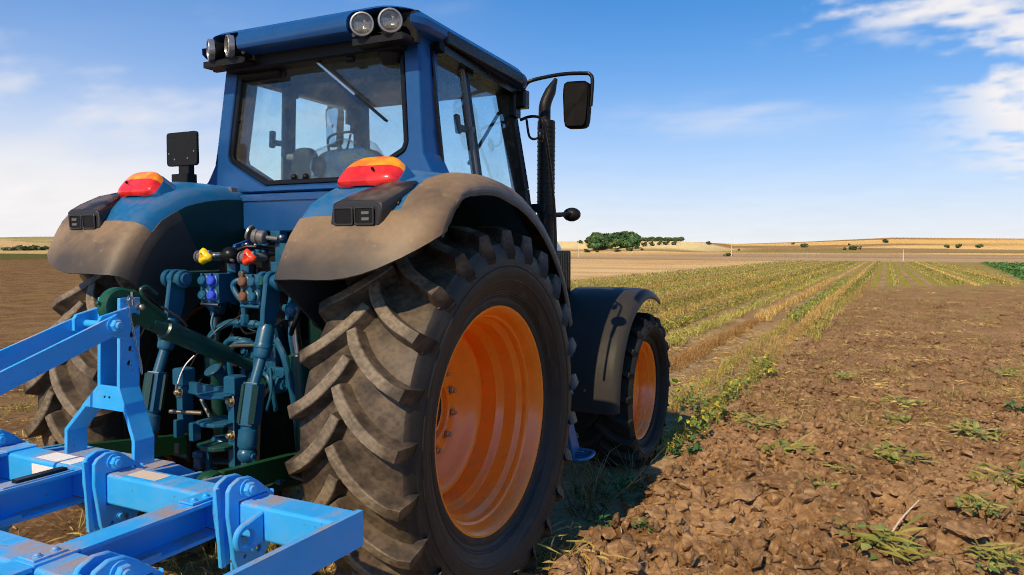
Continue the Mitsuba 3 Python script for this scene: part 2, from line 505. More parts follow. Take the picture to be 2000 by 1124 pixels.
def height(x, y):
    x, y = np.asarray(x, float), np.asarray(y, float)
    g = base_level(x, y) + hills(x, y)
    near = (np.abs(x) < 60) & (y < 60) & (y > -30)
    g = np.array(g)
    xs, ys = x[near], y[near]
    s = soil_mask(xs, ys)
    dist = np.hypot(xs - 1.9, ys - 1.3)
    big = 0.40 + 0.60 * np.exp(-(dist / 3.2) ** 2)
    wx = xs + 0.05 * (nz(xs, ys, 9, 21) - 0.5) + 0.02 * (nz(xs, ys, 27, 22) - 0.5)
    wy = ys + 0.05 * (nz(xs, ys, 9, 23) - 0.5) + 0.02 * (nz(xs, ys, 27, 24) - 0.5)
    fade = 1 - 0.8 * sst(10, 40, dist)
    q = np.stack([xs, ys, np.zeros_like(xs)], -1)
    rough = meshkit.fbm(q * 19, 4, 15) - 0.5
    patch = sst(0.30, 0.62, nz(xs, ys, 1.5, 61))
    clod = (0.120 * big * patch * lumps(wx, wy, 0.30, 1) + 0.050 * (0.5 + 0.5 * patch) * lumps(wx, wy, 0.125, 11) + 0.020 * lumps(wx, wy, 0.050, 31)
            + 0.042 * rough + 0.07 * (nz(xs, ys, 2.1, 16) - 0.5))
    rest = 0.016 * lumps(wx, wy, 0.09, 41) + 0.03 * (nz(xs, ys, 1.9, 26) - 0.5) + 0.008 * (nz(xs, ys, 30, 27) - 0.5)
    rows = 0.03 * np.cos((xs + 0.80) / 0.70 * 2 * PI) * sst(2, 4, ys) * (1 - s) * (1 - sst(40, 60, ys))
    g[near] += s * (clod * fade + 0.012) + (1 - s) * (rest + rows)
    return g


def axis_steps(lo, hi, step, grow_lo, grow_hi, a, b):
    mid = np.arange(a, b + step / 2, step)
    out, q, w = [], b, step
    while q < hi:
        w *= grow_hi
        q += w
        out.append(q)
    left, q, w = [], a, step
    while q > lo:
        w *= grow_lo
        q -= w
        left.append(q)
    return np.concatenate([left[::-1], mid, out])


gx = axis_steps(-2600, 2600, 0.023, 1.05, 1.022, 0.95, 3.2)
gy = axis_steps(-2200, 2600, 0.023, 1.07, 1.0175, 0.5, 3.5)
GX, GY = np.meshgrid(gx, gy, indexing='ij')
GZ = height(GX, GY)
ground_mesh = grid(np.stack([GX, GY, GZ], -1))


def soil_colour(p):
    a = fbm(p.x * 3.1, p.y * 3.1, p.z * 3.1, octaves=4)
    b = fbm(p.x * 34, p.y * 34, p.z * 34, octaves=3)
    c = mix(mi.Color3f(0.185, 0.104, 0.049), mi.Color3f(0.390, 0.240, 0.122), smoothstep(0.28, 0.74, 0.5 * a + 0.5 * b))
    return mix(c, mi.Color3f(0.46, 0.315, 0.175), smoothstep(0.55, 0.78, b) * 0.6)


def ground_fn(p, n, uv):
    x, y = p.x, p.y
    soil = soil_colour(p)
    big = fbm(x * 0.09 + 3, y * 0.03, octaves=3)
    mid = fbm(x * 1.7, y * 1.1 + 9, octaves=4)
    fine = fbm(x * 24, y * 24, octaves=3)
    # between the crop rows: pale trodden earth with straw; far off the rows themselves close up
    litter = mix(mi.Color3f(0.285, 0.180, 0.095), mi.Color3f(0.46, 0.33, 0.18), smoothstep(0.3, 0.7, 0.5 * mid + 0.5 * fine))
    litter = mix(litter, mi.Color3f(0.20, 0.15, 0.05), smoothstep(0.55, 0.75, fine) * 0.6)
    row = 0.5 + 0.5 * dr.cos((x + 0.80) / 0.70 * 2 * PI)
    tuft = fbm(x * 2.3, y * 0.7, octaves=3)
    green = mix(mi.Color3f(0.34, 0.27, 0.060), mi.Color3f(0.26, 0.26, 0.048), smoothstep(0.35, 0.65, tuft))
    crop = mix(litter, green, smoothstep(8, 45, y) * smoothstep(0.38, 0.66, row * 0.75 + 0.30 * tuft))
    s = smoothstep(0.0, 0.14, x - 1.06 - 0.10 * smoothstep(3, 9, y) - 0.022 * dr.maximum(y - 9, 0) - 0.16 * (mid - 0.5)) * (1 - smoothstep(-4, 4, y - (34 + 0.9 * (x - 2) + 16 * (mid - 0.5) + 5 * (fine - 0.5))))
    c = mix(crop, mix(soil, mi.Color3f(0.33, 0.26, 0.10), smoothstep(0.50, 0.72, mid) * smoothstep(6, 26, y) * 0.5), s)
    lush = mix(mi.Color3f(0.035, 0.150, 0.050), mi.Color3f(0.130, 0.200, 0.050), smoothstep(0.3, 0.7, tuft))
    c = mix(c, lush, smoothstep(-0.6, 0.6, x - (8.8 + (y - 34) * 0.065 + 1.4 * (mid - 0.5))) * smoothstep(17, 22, y + 3 * mid))
    # west of the crop: pale stubble far off, brown tilled land near
    stub = mix(mi.Color3f(0.58, 0.375, 0.165), mi.Color3f(0.70, 0.49, 0.245), smoothstep(0.3, 0.7, big * 0.6 + 0.4 * mid))
    stub = mix(stub, mi.Color3f(0.40, 0.28, 0.13), smoothstep(0.50, 0.70, fbm(x * 0.05, y * 0.35, octaves=4)) * 0.55)
    west = smoothstep(-0.7, 0.7, -11.8 - x + 1.5 * (mid - 0.5))
    c = mix(c, stub, west * smoothstep(20, 26, y))
    till = mix(soil * 0.66, mi.Color3f(0.27, 0.175, 0.075), smoothstep(0.40, 0.66, mid) * 0.65)
    tilled = smoothstep(0.9, 1.5, -x) * (1 - smoothstep(-3, 3, y - (10 + (-x - 6) * 0.85)))
    c = mix(c, till, tilled)
    c = mix(c, mi.Color3f(0.10, 0.12, 0.035), smoothstep(-5, 3, -x - 96 - y * 0.25 + 6 * mid) * smoothstep(0, 30, -x - 60) * 0.8 * (1 - smoothstep(215, 245, -x)))
    # beyond the crop's far end: a fallow strip, then the hills with their bands of stubble, tilled land and weeds
    d = y + 0.06 * x
    fallow = mix(mi.Color3f(0.36, 0.245, 0.14), mi.Color3f(0.47, 0.34, 0.185), smoothstep(0.3, 0.7, fbm(x * 0.012, y * 0.05, octaves=4)))
    c = mix(c, mix(fallow, stub, smoothstep(0, 60, -x - 40)), smoothstep(122, 128, y))
    band = fbm(x * 0.0035 + 0.0016 * y, y * 0.017, octaves=4)
    hb = fbm(x * 0.011, y * 0.04 + 5, octaves=4)
    gold = mix(mi.Color3f(0.74, 0.48, 0.165), mi.Color3f(0.80, 0.60, 0.30), smoothstep(0.35, 0.65, hb))
    hill = mix(gold, mi.Color3f(0.36, 0.23, 0.105), smoothstep(0.50, 0.58, band))
    hill = mix(hill, mi.Color3f(0.27, 0.22, 0.075), smoothstep(0.58, 0.66, hb) * 0.8)
    hill = mix(hill, mi.Color3f(0.70, 0.50, 0.22), smoothstep(640, 690, y))
    hill = mix(hill, mi.Color3f(0.86, 0.69, 0.34), smoothstep(-60, -100, x) * smoothstep(392, 410, y) * (1 - smoothstep(470, 500, y)) * 0.85)
    c = mix(c, hill, smoothstep(-20, 40, d - 345 + 60 * (hb - 0.5)))
    return mix(c, mix(mi.Color3f(0.62, 0.43, 0.21), mi.Color3f(0.38, 0.33, 0.13), smoothstep(0.45, 0.6, hb)), smoothstep(280, 330, -x))




def crumb(p, n, uv):
    return fbm(p.x * 70, p.y * 70, p.z * 70, octaves=4)


def rough_earth(fn):
    return {'type': 'twosided', 'bsdf': {'type': 'bumpmap', 'arbitrary': mikit.proc(crumb, eps=0.003), 'scale': 0.016, 'bsdf': {'type': 'diffuse', 'reflectance': mikit.proc(fn)}}}


scene['ground_matter'] = rough_earth(ground_fn)
labels['ground'] = {'label': 'farm land running from ploughed brown soil to distant golden hills', 'kind': 'structure'}
put('ground', ground_mesh, 'ground_matter', smooth=True)
GROUND_Z = GZ
del GX, GY, ground_mesh


def ground_at(x, y):
    """The height of the ground sheet as built, at one point."""
    i = min(max(int(np.searchsorted(gx, x)) - 1, 0), len(gx) - 2)
    j = min(max(int(np.searchsorted(gy, y)) - 1, 0), len(gy) - 2)
    u, v = (x - gx[i]) / (gx[i + 1] - gx[i]), (y - gy[j]) / (gy[j + 1] - gy[j])
    Z = GROUND_Z
    return float((Z[i, j] * (1 - u) + Z[i + 1, j] * u) * (1 - v) + (Z[i, j + 1] * (1 - u) + Z[i + 1, j + 1] * u) * v)

scene['clod_matter'] = rough_earth(lambda p, n, uv: soil_colour(p))
rng = np.random.default_rng(7)


def clod_shape(seed, sub=2, rough=0.1):
    """A broken lump of earth: the hull of a few scattered points, its faces split and roughened."""
    r = np.random.default_rng(seed)
    p = r.normal(size=(13 + seed % 6, 3))
    p /= np.linalg.norm(p, axis=1, keepdims=True)
    p *= r.uniform(0.72, 1.08, (len(p), 1)) * V(1.15, 0.95, 0.80)
    m = trimesh.convex.convex_hull(p)
    for _ in range(sub):
        m = m.subdivide()
    m.merge_vertices()
    v = np.array(m.vertices)
    c = v.copy()
    n = np.array(m.vertex_normals)
    if sub:
        v -= n * (0.10 * (meshkit.noise(c * 2.1 + seed, 2) > 0.62) * meshkit.noise(c * 2.1 + seed, 2))[:, None]
        v += n * (rough * 1.5 * (meshkit.fbm(c * 3.2 + seed, 4, seed) - 0.5))[:, None]
    return v, np.array(m.faces)


def euler(r):
    q = unit(r.normal(size=4))
    w, x, y, z = q
    return np.array([[1 - 2 * (y * y + z * z), 2 * (x * y - z * w), 2 * (x * z + y * w)], [2 * (x * y + z * w), 1 - 2 * (x * x + z * z), 2 * (y * z - x * w)],
                     [2 * (x * z - y * w), 2 * (y * z + x * w), 1 - 2 * (x * x + y * y)]])


hi_shapes = [clod_shape(100 + i, 1, 0.14) for i in range(10)]
lo_shapes = [clod_shape(200 + i, 0) for i in range(12)]


def clod_field(xy, size, shapes, r):
    vs, fs, at = [], [], 0
    z = height(xy[:, 0], xy[:, 1])
    for (x, y), h, s in zip(xy, z, size):
        v, f = shapes[r.integers(len(shapes))]
        w = (v * (s * r.uniform(0.7, 1.35, 3))) @ euler(r).T * V(1, 1, 0.82)
        vs.append(w + V(x, y, h + s * 0.22))
        fs.append(f + at)
        at += len(v)
    return tm(np.vstack(vs), np.vstack(fs))


# crumbs and clods lying loose on the ploughed strip: nobody could count them
pts, sz = [], []
for lo, hi, num, s0, s1 in ((0.35, 3.2, 2600, 0.010, 0.066), (2.8, 6.5, 3000, 0.012, 0.062), (6.0, 13.0, 2600, 0.016, 0.055), (12.0, 26.0, 1500, 0.02, 0.05)):
    y = rng.uniform(lo, hi, num)
    x = 1.08 + (0.20 + np.clip(y * 0.42 + 1.2, 0, 7.4)) * rng.uniform(0, 1, num) ** 1.1
    pts.append(np.stack([x, y], 1))
    sz.append(s0 + (s1 - s0) * rng.uniform(0, 1, num) ** 3.2)
pts, sz = np.vstack(pts), np.concatenate(sz)
near = pts[:, 1] < 3.2
labels['loose_soil'] = {'label': 'loose brown crumbs of earth strewn over the ploughed strip', 'category': 'soil', 'kind': 'stuff'}
put('loose_soil', join(clod_field(pts[near], sz[near], hi_shapes, rng), clod_field(pts[~near], sz[~near], lo_shapes, rng)), 'clod_matter', smooth=12)

# ------------------------------------------------------------------ the tractor: forward is +Y, right is +X, rear axle at y = 0, z = 0.8
TR = thing('tractor', 'blue farm tractor with orange wheels standing in the field, hitched to a light blue cultivator', 'tractor')
RX, RY, RZ = 0.790, 0.0, 0.80
FX, FY, FZ = 0.700, 2.687, 0.468


def tyre_mesh(w, r_bead, r_side, r_crown, x_rim):
    """Carcass about the x axis; w is the half width at the belly."""
    pr = [(r_bead, -x_rim), (r_bead + 0.012, -x_rim - 0.022), (r_bead + 0.035, -x_rim - 0.03), (r_bead + 0.05, -x_rim - 0.028)]
    for t in np.linspace(0.06, 1, 48):
        r = r_bead + 0.05 + (r_side - r_bead - 0.05) * t
        ridge = 0.0035 * sum(math.exp(-((t - c) / 0.014) ** 2) for c in (0.10, 0.16, 0.47, 0.86))
        pr.append((r, -(x_rim + 0.028 + (w - x_rim - 0.028) * math.sin(min(1, t * 1.25) * PI / 2) + ridge)))
    pr += [(r_side + 0.4 * (r_crown - r_side), -w * 0.985), (r_side + 0.75 * (r_crown - r_side), -w * 0.92), (r_crown - 0.012, -w * 0.80), (r_crown, -w * 0.45)]
    pr = pr + [(r_crown + 0.004, 0)] + [(r, -x) for r, x in pr[::-1]]
    return lathe(pr, (0, 0, 0), (1, 0, 0), 96)


def crown_r(x, w, r_side, r_crown):
    a = abs(x) / w
    return float(np.interp(a, [0, 0.45, 0.80, 0.92, 0.985, 1.05], [r_crown + 0.004, r_crown, r_crown - 0.012, r_side + 0.75 * (r_crown - r_side), r_side + 0.4 * (r_crown - r_side), r_side]))


def lug_mesh(side, w, r_side, r_crown, r_top, x0, x1, lead, half_top, half_base):
    """One curved tread bar from near the centre line out over the shoulder; it trails by lead radians."""
    K = 9
    t = np.linspace(0, 1, K)
    xs = x0 + (x1 - x0) * (0.35 * t + 0.65 * t ** 1.35)
    ph = -lead * (t + 0.32 * t * (1 - t) * 1.6)
    R = r_top
    path = np.stack([xs * side, ph * R], 1)
    tan = np.gradient(path, axis=0)
    tan /= np.linalg.norm(tan, axis=1, keepdims=True)
    nor = np.stack([-tan[:, 1], tan[:, 0]], 1)
    rows = []
    for k in range(K):
        x = abs(path[k, 0])
        base = crown_r(x, w, r_side, r_crown) - 0.012
        top = r_top - 0.014 * (x / w) ** 3 - (0.010 if k == K - 1 else 0.0)
        wide = 1.0 + 0.16 * (k == K - 1) - 0.10 * (k == 0)
        row = []
        for u, r in ((-half_base, base), (-half_base * 0.78, base + 0.35 * (top - base)), (-half_top, top - 0.004), (-half_top + 0.004, top), (half_top - 0.004, top), (half_top, top - 0.004),
                     (half_base * 0.78, base + 0.35 * (top - base)), (half_base, base)):
            q = path[k] + nor[k] * u * wide
            row.append((q[0], q[1] / R, r))
        rows.append(row)
    # inner end slopes down, outer end runs on down the shoulder
    def cap(row, dx, rmul, drop):
        return [(x + dx * side, p, max(r - drop * (r - rmul) / max(1e-6, r_top - rmul), rmul)) for x, p, r in row]
    b0 = crown_r(x0, w, r_side, r_crown) - 0.012
    first = [(x - tan[0][0] * 0.016, p - tan[0][1] * 0.016 / R, b0) for x, p, r in rows[0]]
    last = [(x * 1.0 + side * 0.010, p, min(r, r_side + 0.70 * (r_crown - r_side)) - 0.004) for x, p, r in rows[-1]]
    last2 = [(x * 1.0 + side * 0.004, p, r_side + 0.05 * (r_crown - r_side)) for x, p, r in rows[-1]]
    allr = np.array([first] + rows + [last, last2])
    x, p, r = allr[..., 0], allr[..., 1], allr[..., 2]
    P = np.stack([x, -r * np.cos(p), r * np.sin(p)], -1)         # phi 0 points to the rear, rising with phi
    g = grid(P, False)
    closed = grid(np.concatenate([P, P[:, :1]], 1), False)
    e0 = tm(P[0], [[0, i, i + 1] for i in range(1, 7)])
    e1 = tm(P[-1], [[0, i + 1, i] for i in range(1, 7)])
    return outward(join(closed, e0, e1))


def wheel(name_lab, cx, cy, cz, side, spec, phase):
    """spec: the tyre and rim sizes; side +1 is the tractor's right."""
    wk = key(TR + '__' + spec['name'])
    labels[wk] = {'label': name_lab}
    place = lambda a: T().translate([cx, cy, cz]).rotate([1, 0, 0], a)
    w, rs, rc, rt = spec['w'], spec['r_side'], spec['r_crown'], spec['r_top']
    k = key(wk + '__tyre')
    put(k, spec.setdefault('tyre_ply', mikit.ply(tyre_mesh(w, spec['r_bead'], rs, rc, spec['x_rim']), None, smooth=40)), spec['rubber'], xf=place(0))
    step = 360.0 / spec['n']
    for s in (1, -1):
        ply = spec.setdefault('lug%d' % s, mikit.ply(lug_mesh(s, w, rs, rc, rt, spec['x0'] if s > 0 else spec['x0b'], spec['x1'], spec['lead'], spec['top'], spec['base']), None, smooth=30))
        for i in range(spec['n']):
            # rotation about +x by +a carries the rear (-y) towards -z: so -a lifts it
            put(key(wk + '__tread_lug'), ply, spec['rubber'], xf=place(-(phase + step * (i + (0.0 if s == side else 0.5)))))
    k = key(wk + '__rim')
    rim = lathe(spec['rim'], (0, 0, 0), (1, 0, 0), 72)
    put(k, rim if side > 0 else mirror(rim), 'orange', smooth=28, xf=T().translate([cx + side * spec['dx'], cy, cz]))
    k = key(wk + '__wheel_disc')
    disc = lathe(spec['disc'], (0, 0, 0), (1, 0, 0), 64)
    put(k, disc if side > 0 else mirror(disc), 'orange', smooth=28, xf=T().translate([cx + side * spec['dx'], cy, cz]))
    for i in range(spec['bolts']):
        a = (i + 0.60) * 2 * PI / spec['bolts']
        p = V(side * spec['bolt_x'], spec['bolt_r'] * math.cos(a), spec['bolt_r'] * math.sin(a))
        b = join(cyl(p, p + V(side * 0.006, 0, 0), 0.024, n=18), hexbolt(p + V(side * 0.005, 0, 0), (side, 0, 0), 0.0165, 0.018, False, 0.014))
        put(key(wk + '__wheel_bolt'), moved(b, t=(cx + side * spec['dx'], cy, cz)), 'zinc', smooth=30)
    return wk


rear_spec = dict(dx=0.015, name='rear_wheel', w=0.252, r_bead=0.490, r_side=0.705, r_crown=0.800, r_top=0.858, x_rim=0.168, n=25, x0=-0.030, x0b=0.012, x1=0.245, lead=math.radians(15.0), top=0.0230, base=0.040, rubber='rear_rubber',
                 rim=[(0.478, 0.150), (0.488, 0.158), (0.500, 0.163), (0.507, 0.170), (0.505, 0.177), (0.497, 0.176), (0.487, 0.168), (0.475, 0.155), (0.468, 0.135), (0.462, 0.118), (0.452, 0.112), (0.448, 0.100), (0.450, 0.086),
                      (0.440, 0.074), (0.428, 0.062), (0.424, 0.030), (0.421, 0.000), (0.412, -0.012), (0.408, -0.026), (0.399, -0.036), (0.396, -0.100), (0.398, -0.170), (0.44, -0.175), (0.49, -0.172), (0.50, -0.165), (0.488, -0.15),
                      (0.47, -0.10), (0.45, 0.0), (0.47, 0.10), (0.478, 0.150)],
                 disc=[(0.397, -0.135), (0.392, -0.112), (0.375, -0.104), (0.352, -0.108), (0.330, -0.124), (0.318, -0.140), (0.290, -0.156), (0.260, -0.170), (0.248, -0.184), (0.236, -0.188), (0.186, -0.188), (0.176, -0.180), (0.168, -0.166), (0.158, -0.162), (0.150, -0.168), (0.142, -0.190),
                       (0.125, -0.196), (0.0, -0.198), (0.0, -0.22), (0.19, -0.202), (0.30, -0.172), (0.397, -0.15)],
                 bolts=12, bolt_x=-0.187, bolt_r=0.210)
front_spec = dict(dx=0.0, name='front_wheel', w=0.218, r_bead=0.372, r_side=0.502, r_crown=0.560, r_top=0.603, x_rim=0.135, n=20, x0=-0.028, x0b=0.004, x1=0.206, lead=math.radians(19), top=0.018, base=0.032, rubber='front_rubber',
                  rim=[(0.362, 0.120), (0.372, 0.128), (0.382, 0.133), (0.388, 0.140), (0.386, 0.146), (0.379, 0.145), (0.369, 0.138), (0.358, 0.126), (0.352, 0.106), (0.346, 0.094), (0.338, 0.088), (0.334, 0.070), (0.324, 0.056), (0.318, 0.020),
                       (0.308, 0.008), (0.304, -0.030), (0.302, -0.120), (0.36, -0.135), (0.38, -0.13), (0.36, -0.11), (0.34, 0.0), (0.362, 0.120)],
                  disc=[(0.303, -0.060), (0.296, -0.030), (0.280, -0.018), (0.262, -0.004), (0.242, 0.012), (0.226, 0.034), (0.210, 0.040), (0.0, 0.042), (0.0, 0.01), (0.2, 0.0), (0.25, -0.03), (0.303, -0.075)],
                  bolts=0, bolt_x=0.0, bolt_r=0.15)
wheel('dusty right rear wheel with deep orange rim', RX, RY, RZ, 1, rear_spec, 3.5)
wheel('dusty left rear wheel seen behind the hitch', -RX - 0.036, RY, RZ, -1, rear_spec, 7.0)
fr = wheel('right front wheel under its grey mudguard', FX, FY, FZ, 1, front_spec, 3.0)
wheel('left front wheel hidden beyond the tractor', -FX, FY, FZ, -1, front_spec, 8.0)
# valve of the front rim
put(key(fr + '__valve'), join(tube([(FX + 0.050, FY + 0.10, FZ + 0.298), (FX + 0.075, FY + 0.10, FZ + 0.285), (FX + 0.085, FY + 0.098, FZ + 0.262)], 0.005, 8), cyl((FX + 0.052, FY + 0.1, FZ + 0.305), (FX + 0.052, FY + 0.1, FZ + 0.285), 0.012)), 'gloss_black')
for s in (1, -1):
    part(TR, 'wheel_hub', lathe([(0, -0.30), (0.130, -0.30), (0.125, -0.19), (0.10, -0.17), (0.0, -0.165)], (s * (RX - 0.015), RY, RZ), (s, 0, 0), 32), 'orange')

# ------------------------------------------------------------------ rear mudguards
TH = [142, 139, 136, 132, 128, 124, 121, 118, 115, 112, 109, 106, 103, 100, 97, 92, 85, 78, 70, 62, 54, 46, 38, 30, 23]
RC = np.interp(TH, [20, 40, 60, 78, 92, 104, 115, 124, 132, 138, 142], [1.00, 1.015, 1.03, 1.045, 1.058, 1.082, 1.108, 1.112, 1.085, 1.055, 1.03])
XO = np.interp(TH, [20, 60, 90, 110, 128, 142], [0.995, 1.01, 1.045, 1.075, 1.095, 1.085])
XI = 0.435


def shell_part(P, mask, t):
    """Like shell(), for the cells of the sheet where mask is set; the thickness follows the whole sheet's normals."""
    g = grid(P)
    Q = (P - np.array(g.vertex_normals).reshape(P.shape) * t).reshape(-1, 3)
    n, off = P.shape[1], P.shape[0] * P.shape[1]
    ci, cj = np.nonzero(mask)
    q = np.stack([ci * n + cj, ci * n + cj + 1, (ci + 1) * n + cj + 1, (ci + 1) * n + cj], 1)
    e = np.concatenate([q[:, [k, (k + 1) % 4]] for k in range(4)])
    back = {tuple(x) for x in e}
    rim = np.array([x for x in e if (x[1], x[0]) not in back])
    f = np.vstack([quads(q), quads(q)[:, ::-1] + off, quads(np.stack([rim[:, 0], rim[:, 0] + off, rim[:, 1] + off, rim[:, 1]], 1))])
    m = tm(np.vstack([P.reshape(-1, 3), Q]), f)
    m.remove_unreferenced_vertices()
    return m


def bump(u, c, w):
    return np.exp(-((u - c) / w) ** 2)


def fender_points(th, rc, xo):
    """One cross-section of the mudguard, from the foot of its inner wall over the crown to the outer lip: (x, r) pairs."""
    pts = [(XI, 0.62), (XI, 0.70), (XI, 0.78), (XI, 0.85), (XI, 0.91), (XI, rc - 0.11), (XI + 0.004, rc - 0.065), (XI + 0.018, rc - 0.030), (XI + 0.045, rc - 0.008), (XI + 0.085, rc)]
    for x in np.linspace(XI + 0.13, xo - 0.16, 7):
        pts.append((x, rc + 0.004))
    drop = float(np.interp(th, [20, 75, 90, 98, 110, 122, 132, 142], [0.125, 0.115, 0.098, 0.082, 0.064, 0.046, 0.034, 0.026]))
    for a in (0.30, 0.52, 0.70, 0.84, 0.94, 1.0):
        pts.append((xo - 0.16 + 0.16 * math.sin(a * PI / 2), rc + 0.004 - drop * (1 - math.cos(a * PI / 2))))
    pts.append((xo - 0.003, rc - drop - 0.008))
    return pts


def fender_grid():
    P = []
    for th, rc, xo in zip(TH, RC, XO):
        row = []
        for x, r in fender_points(th, rc, xo):
            u = max(0.0, (x - 0.70) / (xo - 0.70))
            ui = max(0.0, (0.52 - x) / 0.085)
            t = th - max(0, th - 112) / 30 * (17.0 * (1 - math.sqrt(1 - min(u, 1.0) ** 2)) + 1.5 * min(ui, 1) ** 2)
            pod = 0.030 * bump(x, 0.685, 0.13) * bump(th, 106, 9)
            a = math.radians(t)
            P_ = (r + pod * (r > rc - 0.05))
            row.append((x, P_ * math.cos(a), 0.8 + P_ * math.sin(a)))
        P.append(row)
    return np.array(P)


FG = fender_grid()


def crown_at(x, th):
    """A point on the crown of the right mudguard, for what is mounted on it."""
    rc = float(np.interp(th, TH[::-1], RC[::-1])) + 0.004
    return V(x, rc * math.cos(math.radians(th)), 0.8 + rc * math.sin(math.radians(th)))


for s, side in ((1, 'right'), (-1, 'left')):
    fk = key(TR + '__rear_mudguard')
    labels[fk] = {'label': 'blue and dusty grey %s rear mudguard' % side}
    row = np.arange(len(TH) - 1)[:, None]
    col = np.arange(FG.shape[1] - 1)[None, :]
    rubber = (row < TH.index(128)) | (col >= 16) | ((col < 6) & (row < TH.index(118)))
    steel = ~rubber & (col >= 6)
    for nm, mask, mat, t in (('top_panel', steel, 'teal_blue', 0.006), ('inner_wall', ~rubber & ~steel, 'dark_green', 0.010), ('rubber_flare', rubber, 'fender_rubber', 0.010)):
        m = outward(shell_part(FG[:, ::-1], mask[:, ::-1], t))
        put(key(fk + '__' + nm), m if s > 0 else mirror(m), mat, smooth=50)

    # combined tail lamp: amber above, red below, in a blue collar
    c = V(0.680, -0.470, 1.842)
    nrm = unit(V(0.04, -0.74, 0.67))
    x = unit(V(1, 0.04, 0.02) - nrm * np.dot(V(1, 0.04, 0.02), nrm))
    y = np.cross(nrm, x)

    def lens(y0, y1, depth, grow=1.0):
        N, M = 31, 28
        rows = []
        for j in range(N):
            v = y0 + (y1 - y0) * j / (N - 1)
            wide = 0.139 * (1 - abs(v) ** (5.5 if v < 0 else 2.3)) ** (0.34 if v < 0 else 0.45) * (1 - 0.04 * v) if abs(v) < 1 else 0.0
            row = []
            for i in range(M + 1):
                u = -1 + 2 * i / M
                f = (max(0.0, 1 - abs(u) ** 4.5)) ** 0.5 * (max(0.0, 1 - abs(v) ** 4.5)) ** 0.5
                ox = u * wide * grow + 0.012 * v
                row.append(c + x * ox + y * (v * 0.080 * grow) + nrm * (0.012 + depth * f))
            rows.append(row)
        m = grid(np.array(rows))
        return m if s > 0 else mirror(m)
    lk = key(TR + '__tail_lamp')
    put(key(lk + '__red_lens'), lens(-0.985, 0.04, 0.040), 'red_lens', smooth=60)
    put(key(lk + '__amber_lens'), lens(0.052, 0.985, 0.040), 'amber_lens', smooth=60)
    back = []
    for k, (g, d) in enumerate(((0.0, 0.0), (1.01, 0.013), (1.045, 0.004), (1.14, -0.05), (1.25, -0.13))):
        row = []
        for a in np.arange(64) * 2 * PI / 64:
            v = math.copysign(abs(math.sin(a)) ** 0.8, math.sin(a)) * 0.985
            wide = 0.139 * (1 - abs(v) ** (5.5 if v < 0 else 2.3)) ** (0.34 if v < 0 else 0.45) * (1 - 0.04 * v)
            ox = g * wide * (1 if math.cos(a) >= 0 else -1) * min(1.0, abs(math.cos(a)) * 1.6 + 0.001) + 0.012 * v
            row.append(c + x * ox + y * (v * 0.080 * max(g, 0.01)) + nrm * d)
        back.append(row)
    m = outward(grid(np.array(back), True))
    put(key(lk + '__collar'), m if s > 0 else mirror(m), 'teal_blue', smooth=40)
    sk = cyl(c + x * 0.035 - y * 0.030 + nrm * 0.058, c + x * 0.035 - y * 0.030 + nrm * 0.070, 0.006, n=10)
    put(key(lk + '__lens_screw'), sk if s > 0 else mirror(sk), 'black_plastic')

    # black lamp housing below it, with two square openings at its rear end
    h0, h1 = V(0.776, -0.700, 1.642), V(0.858, -0.466, 1.757)
    fwd = unit(h1 - h0)
    up = unit(np.cross(V(1, 0, 0), fwd)) if np.cross(V(1, 0, 0), fwd)[2] > 0 else -unit(np.cross(V(1, 0, 0), fwd))
    sidev = np.cross(fwd, up)
    out_, up_ = V(1, 0, 0), up
    rows = []
    L = np.linalg.norm(h1 - h0)
    for t, hw, ht, sh in ((-0.012, 0.0, 0.0, 0), (-0.012, 0.096, 0.040, 0), (0.0, 0.110, 0.050, 0), (0.04, 0.114, 0.054, 0), (0.35, 0.106, 0.056, 0.0), (0.75, 0.078, 0.050, 0.0), (0.95, 0.050, 0.034, 0.0), (1.0, 0.03, 0.018, 0.0), (1.0, 0.0, 0.0, 0.0)):
        row = []
        for a in np.arange(28) * 2 * PI / 28:
            ca, sa = math.cos(a), math.sin(a)
            q = (abs(ca) ** 6 + abs(sa) ** 6) ** (-1 / 6)
            row.append(h0 + fwd * (L * t + 0.014 * sa * (t > 0.5) + 0.52 * ht * sa * q * (t < 0.02) + 0.30 * ht * sa * q * (0.02 < t < 0.1)) + out_ * (hw * ca * q + sh) + up_ * (0.030 + ht * sa * q))
        rows.append(row)
    hous = outward(grid(np.array(rows), True))
    hk = key(TR + '__lamp_housing')
    fix = (lambda m: m) if s > 0 else mirror
    put(key(hk + '__shell'), fix(hous), 'dusty_black', smooth=40)
    rearw = unit(V(0, -1.0, -0.04))
    acr = V(1, 0, 0)
    upf = np.cross(acr, -rearw) if np.cross(acr, -rearw)[2] > 0 else -np.cross(acr, -rearw)
    for q in (-0.047, 0.047):
        o = h0 + up_ * 0.034 - fwd * 0.004 + acr * q + rearw * 0.002
        hole = Polygon(rect(0.088, 0.066, 0.008).exterior, [rect(0.077, 0.054, 0.006).exterior.coords[::-1]])
        put(key(hk + '__opening_frame'), fix(prism(hole, o, o + rearw * 0.006, upf, 0.0015)), 'dark_grey')
        put(key(hk + '__opening'), fix(prism(rect(0.080, 0.057, 0.006), o, o + rearw * 0.0022, upf, 0)), 'black_plastic')
        if q > 0:
            for dz in (-0.011, 0.011):
                put(key(hk + '__contact_bar'), fix(prism(rect(0.034, 0.011, 0.002), o + upf * dz + acr * 0.006, o + upf * dz + acr * 0.006 + rearw * 0.006, upf, 0.001)), 'mid_grey')
    hp = h0 + fwd * 0.105 + out_ * 0.1045 + up_ * 0.032
    put(key(hk + '__cable_hole'), fix(lathe([(0.0, 0.0015), (0.012, 0.0015), (0.013, 0.004), (0.018, 0.004), (0.019, 0.0)], hp, out_, 20)), 'gloss_black')

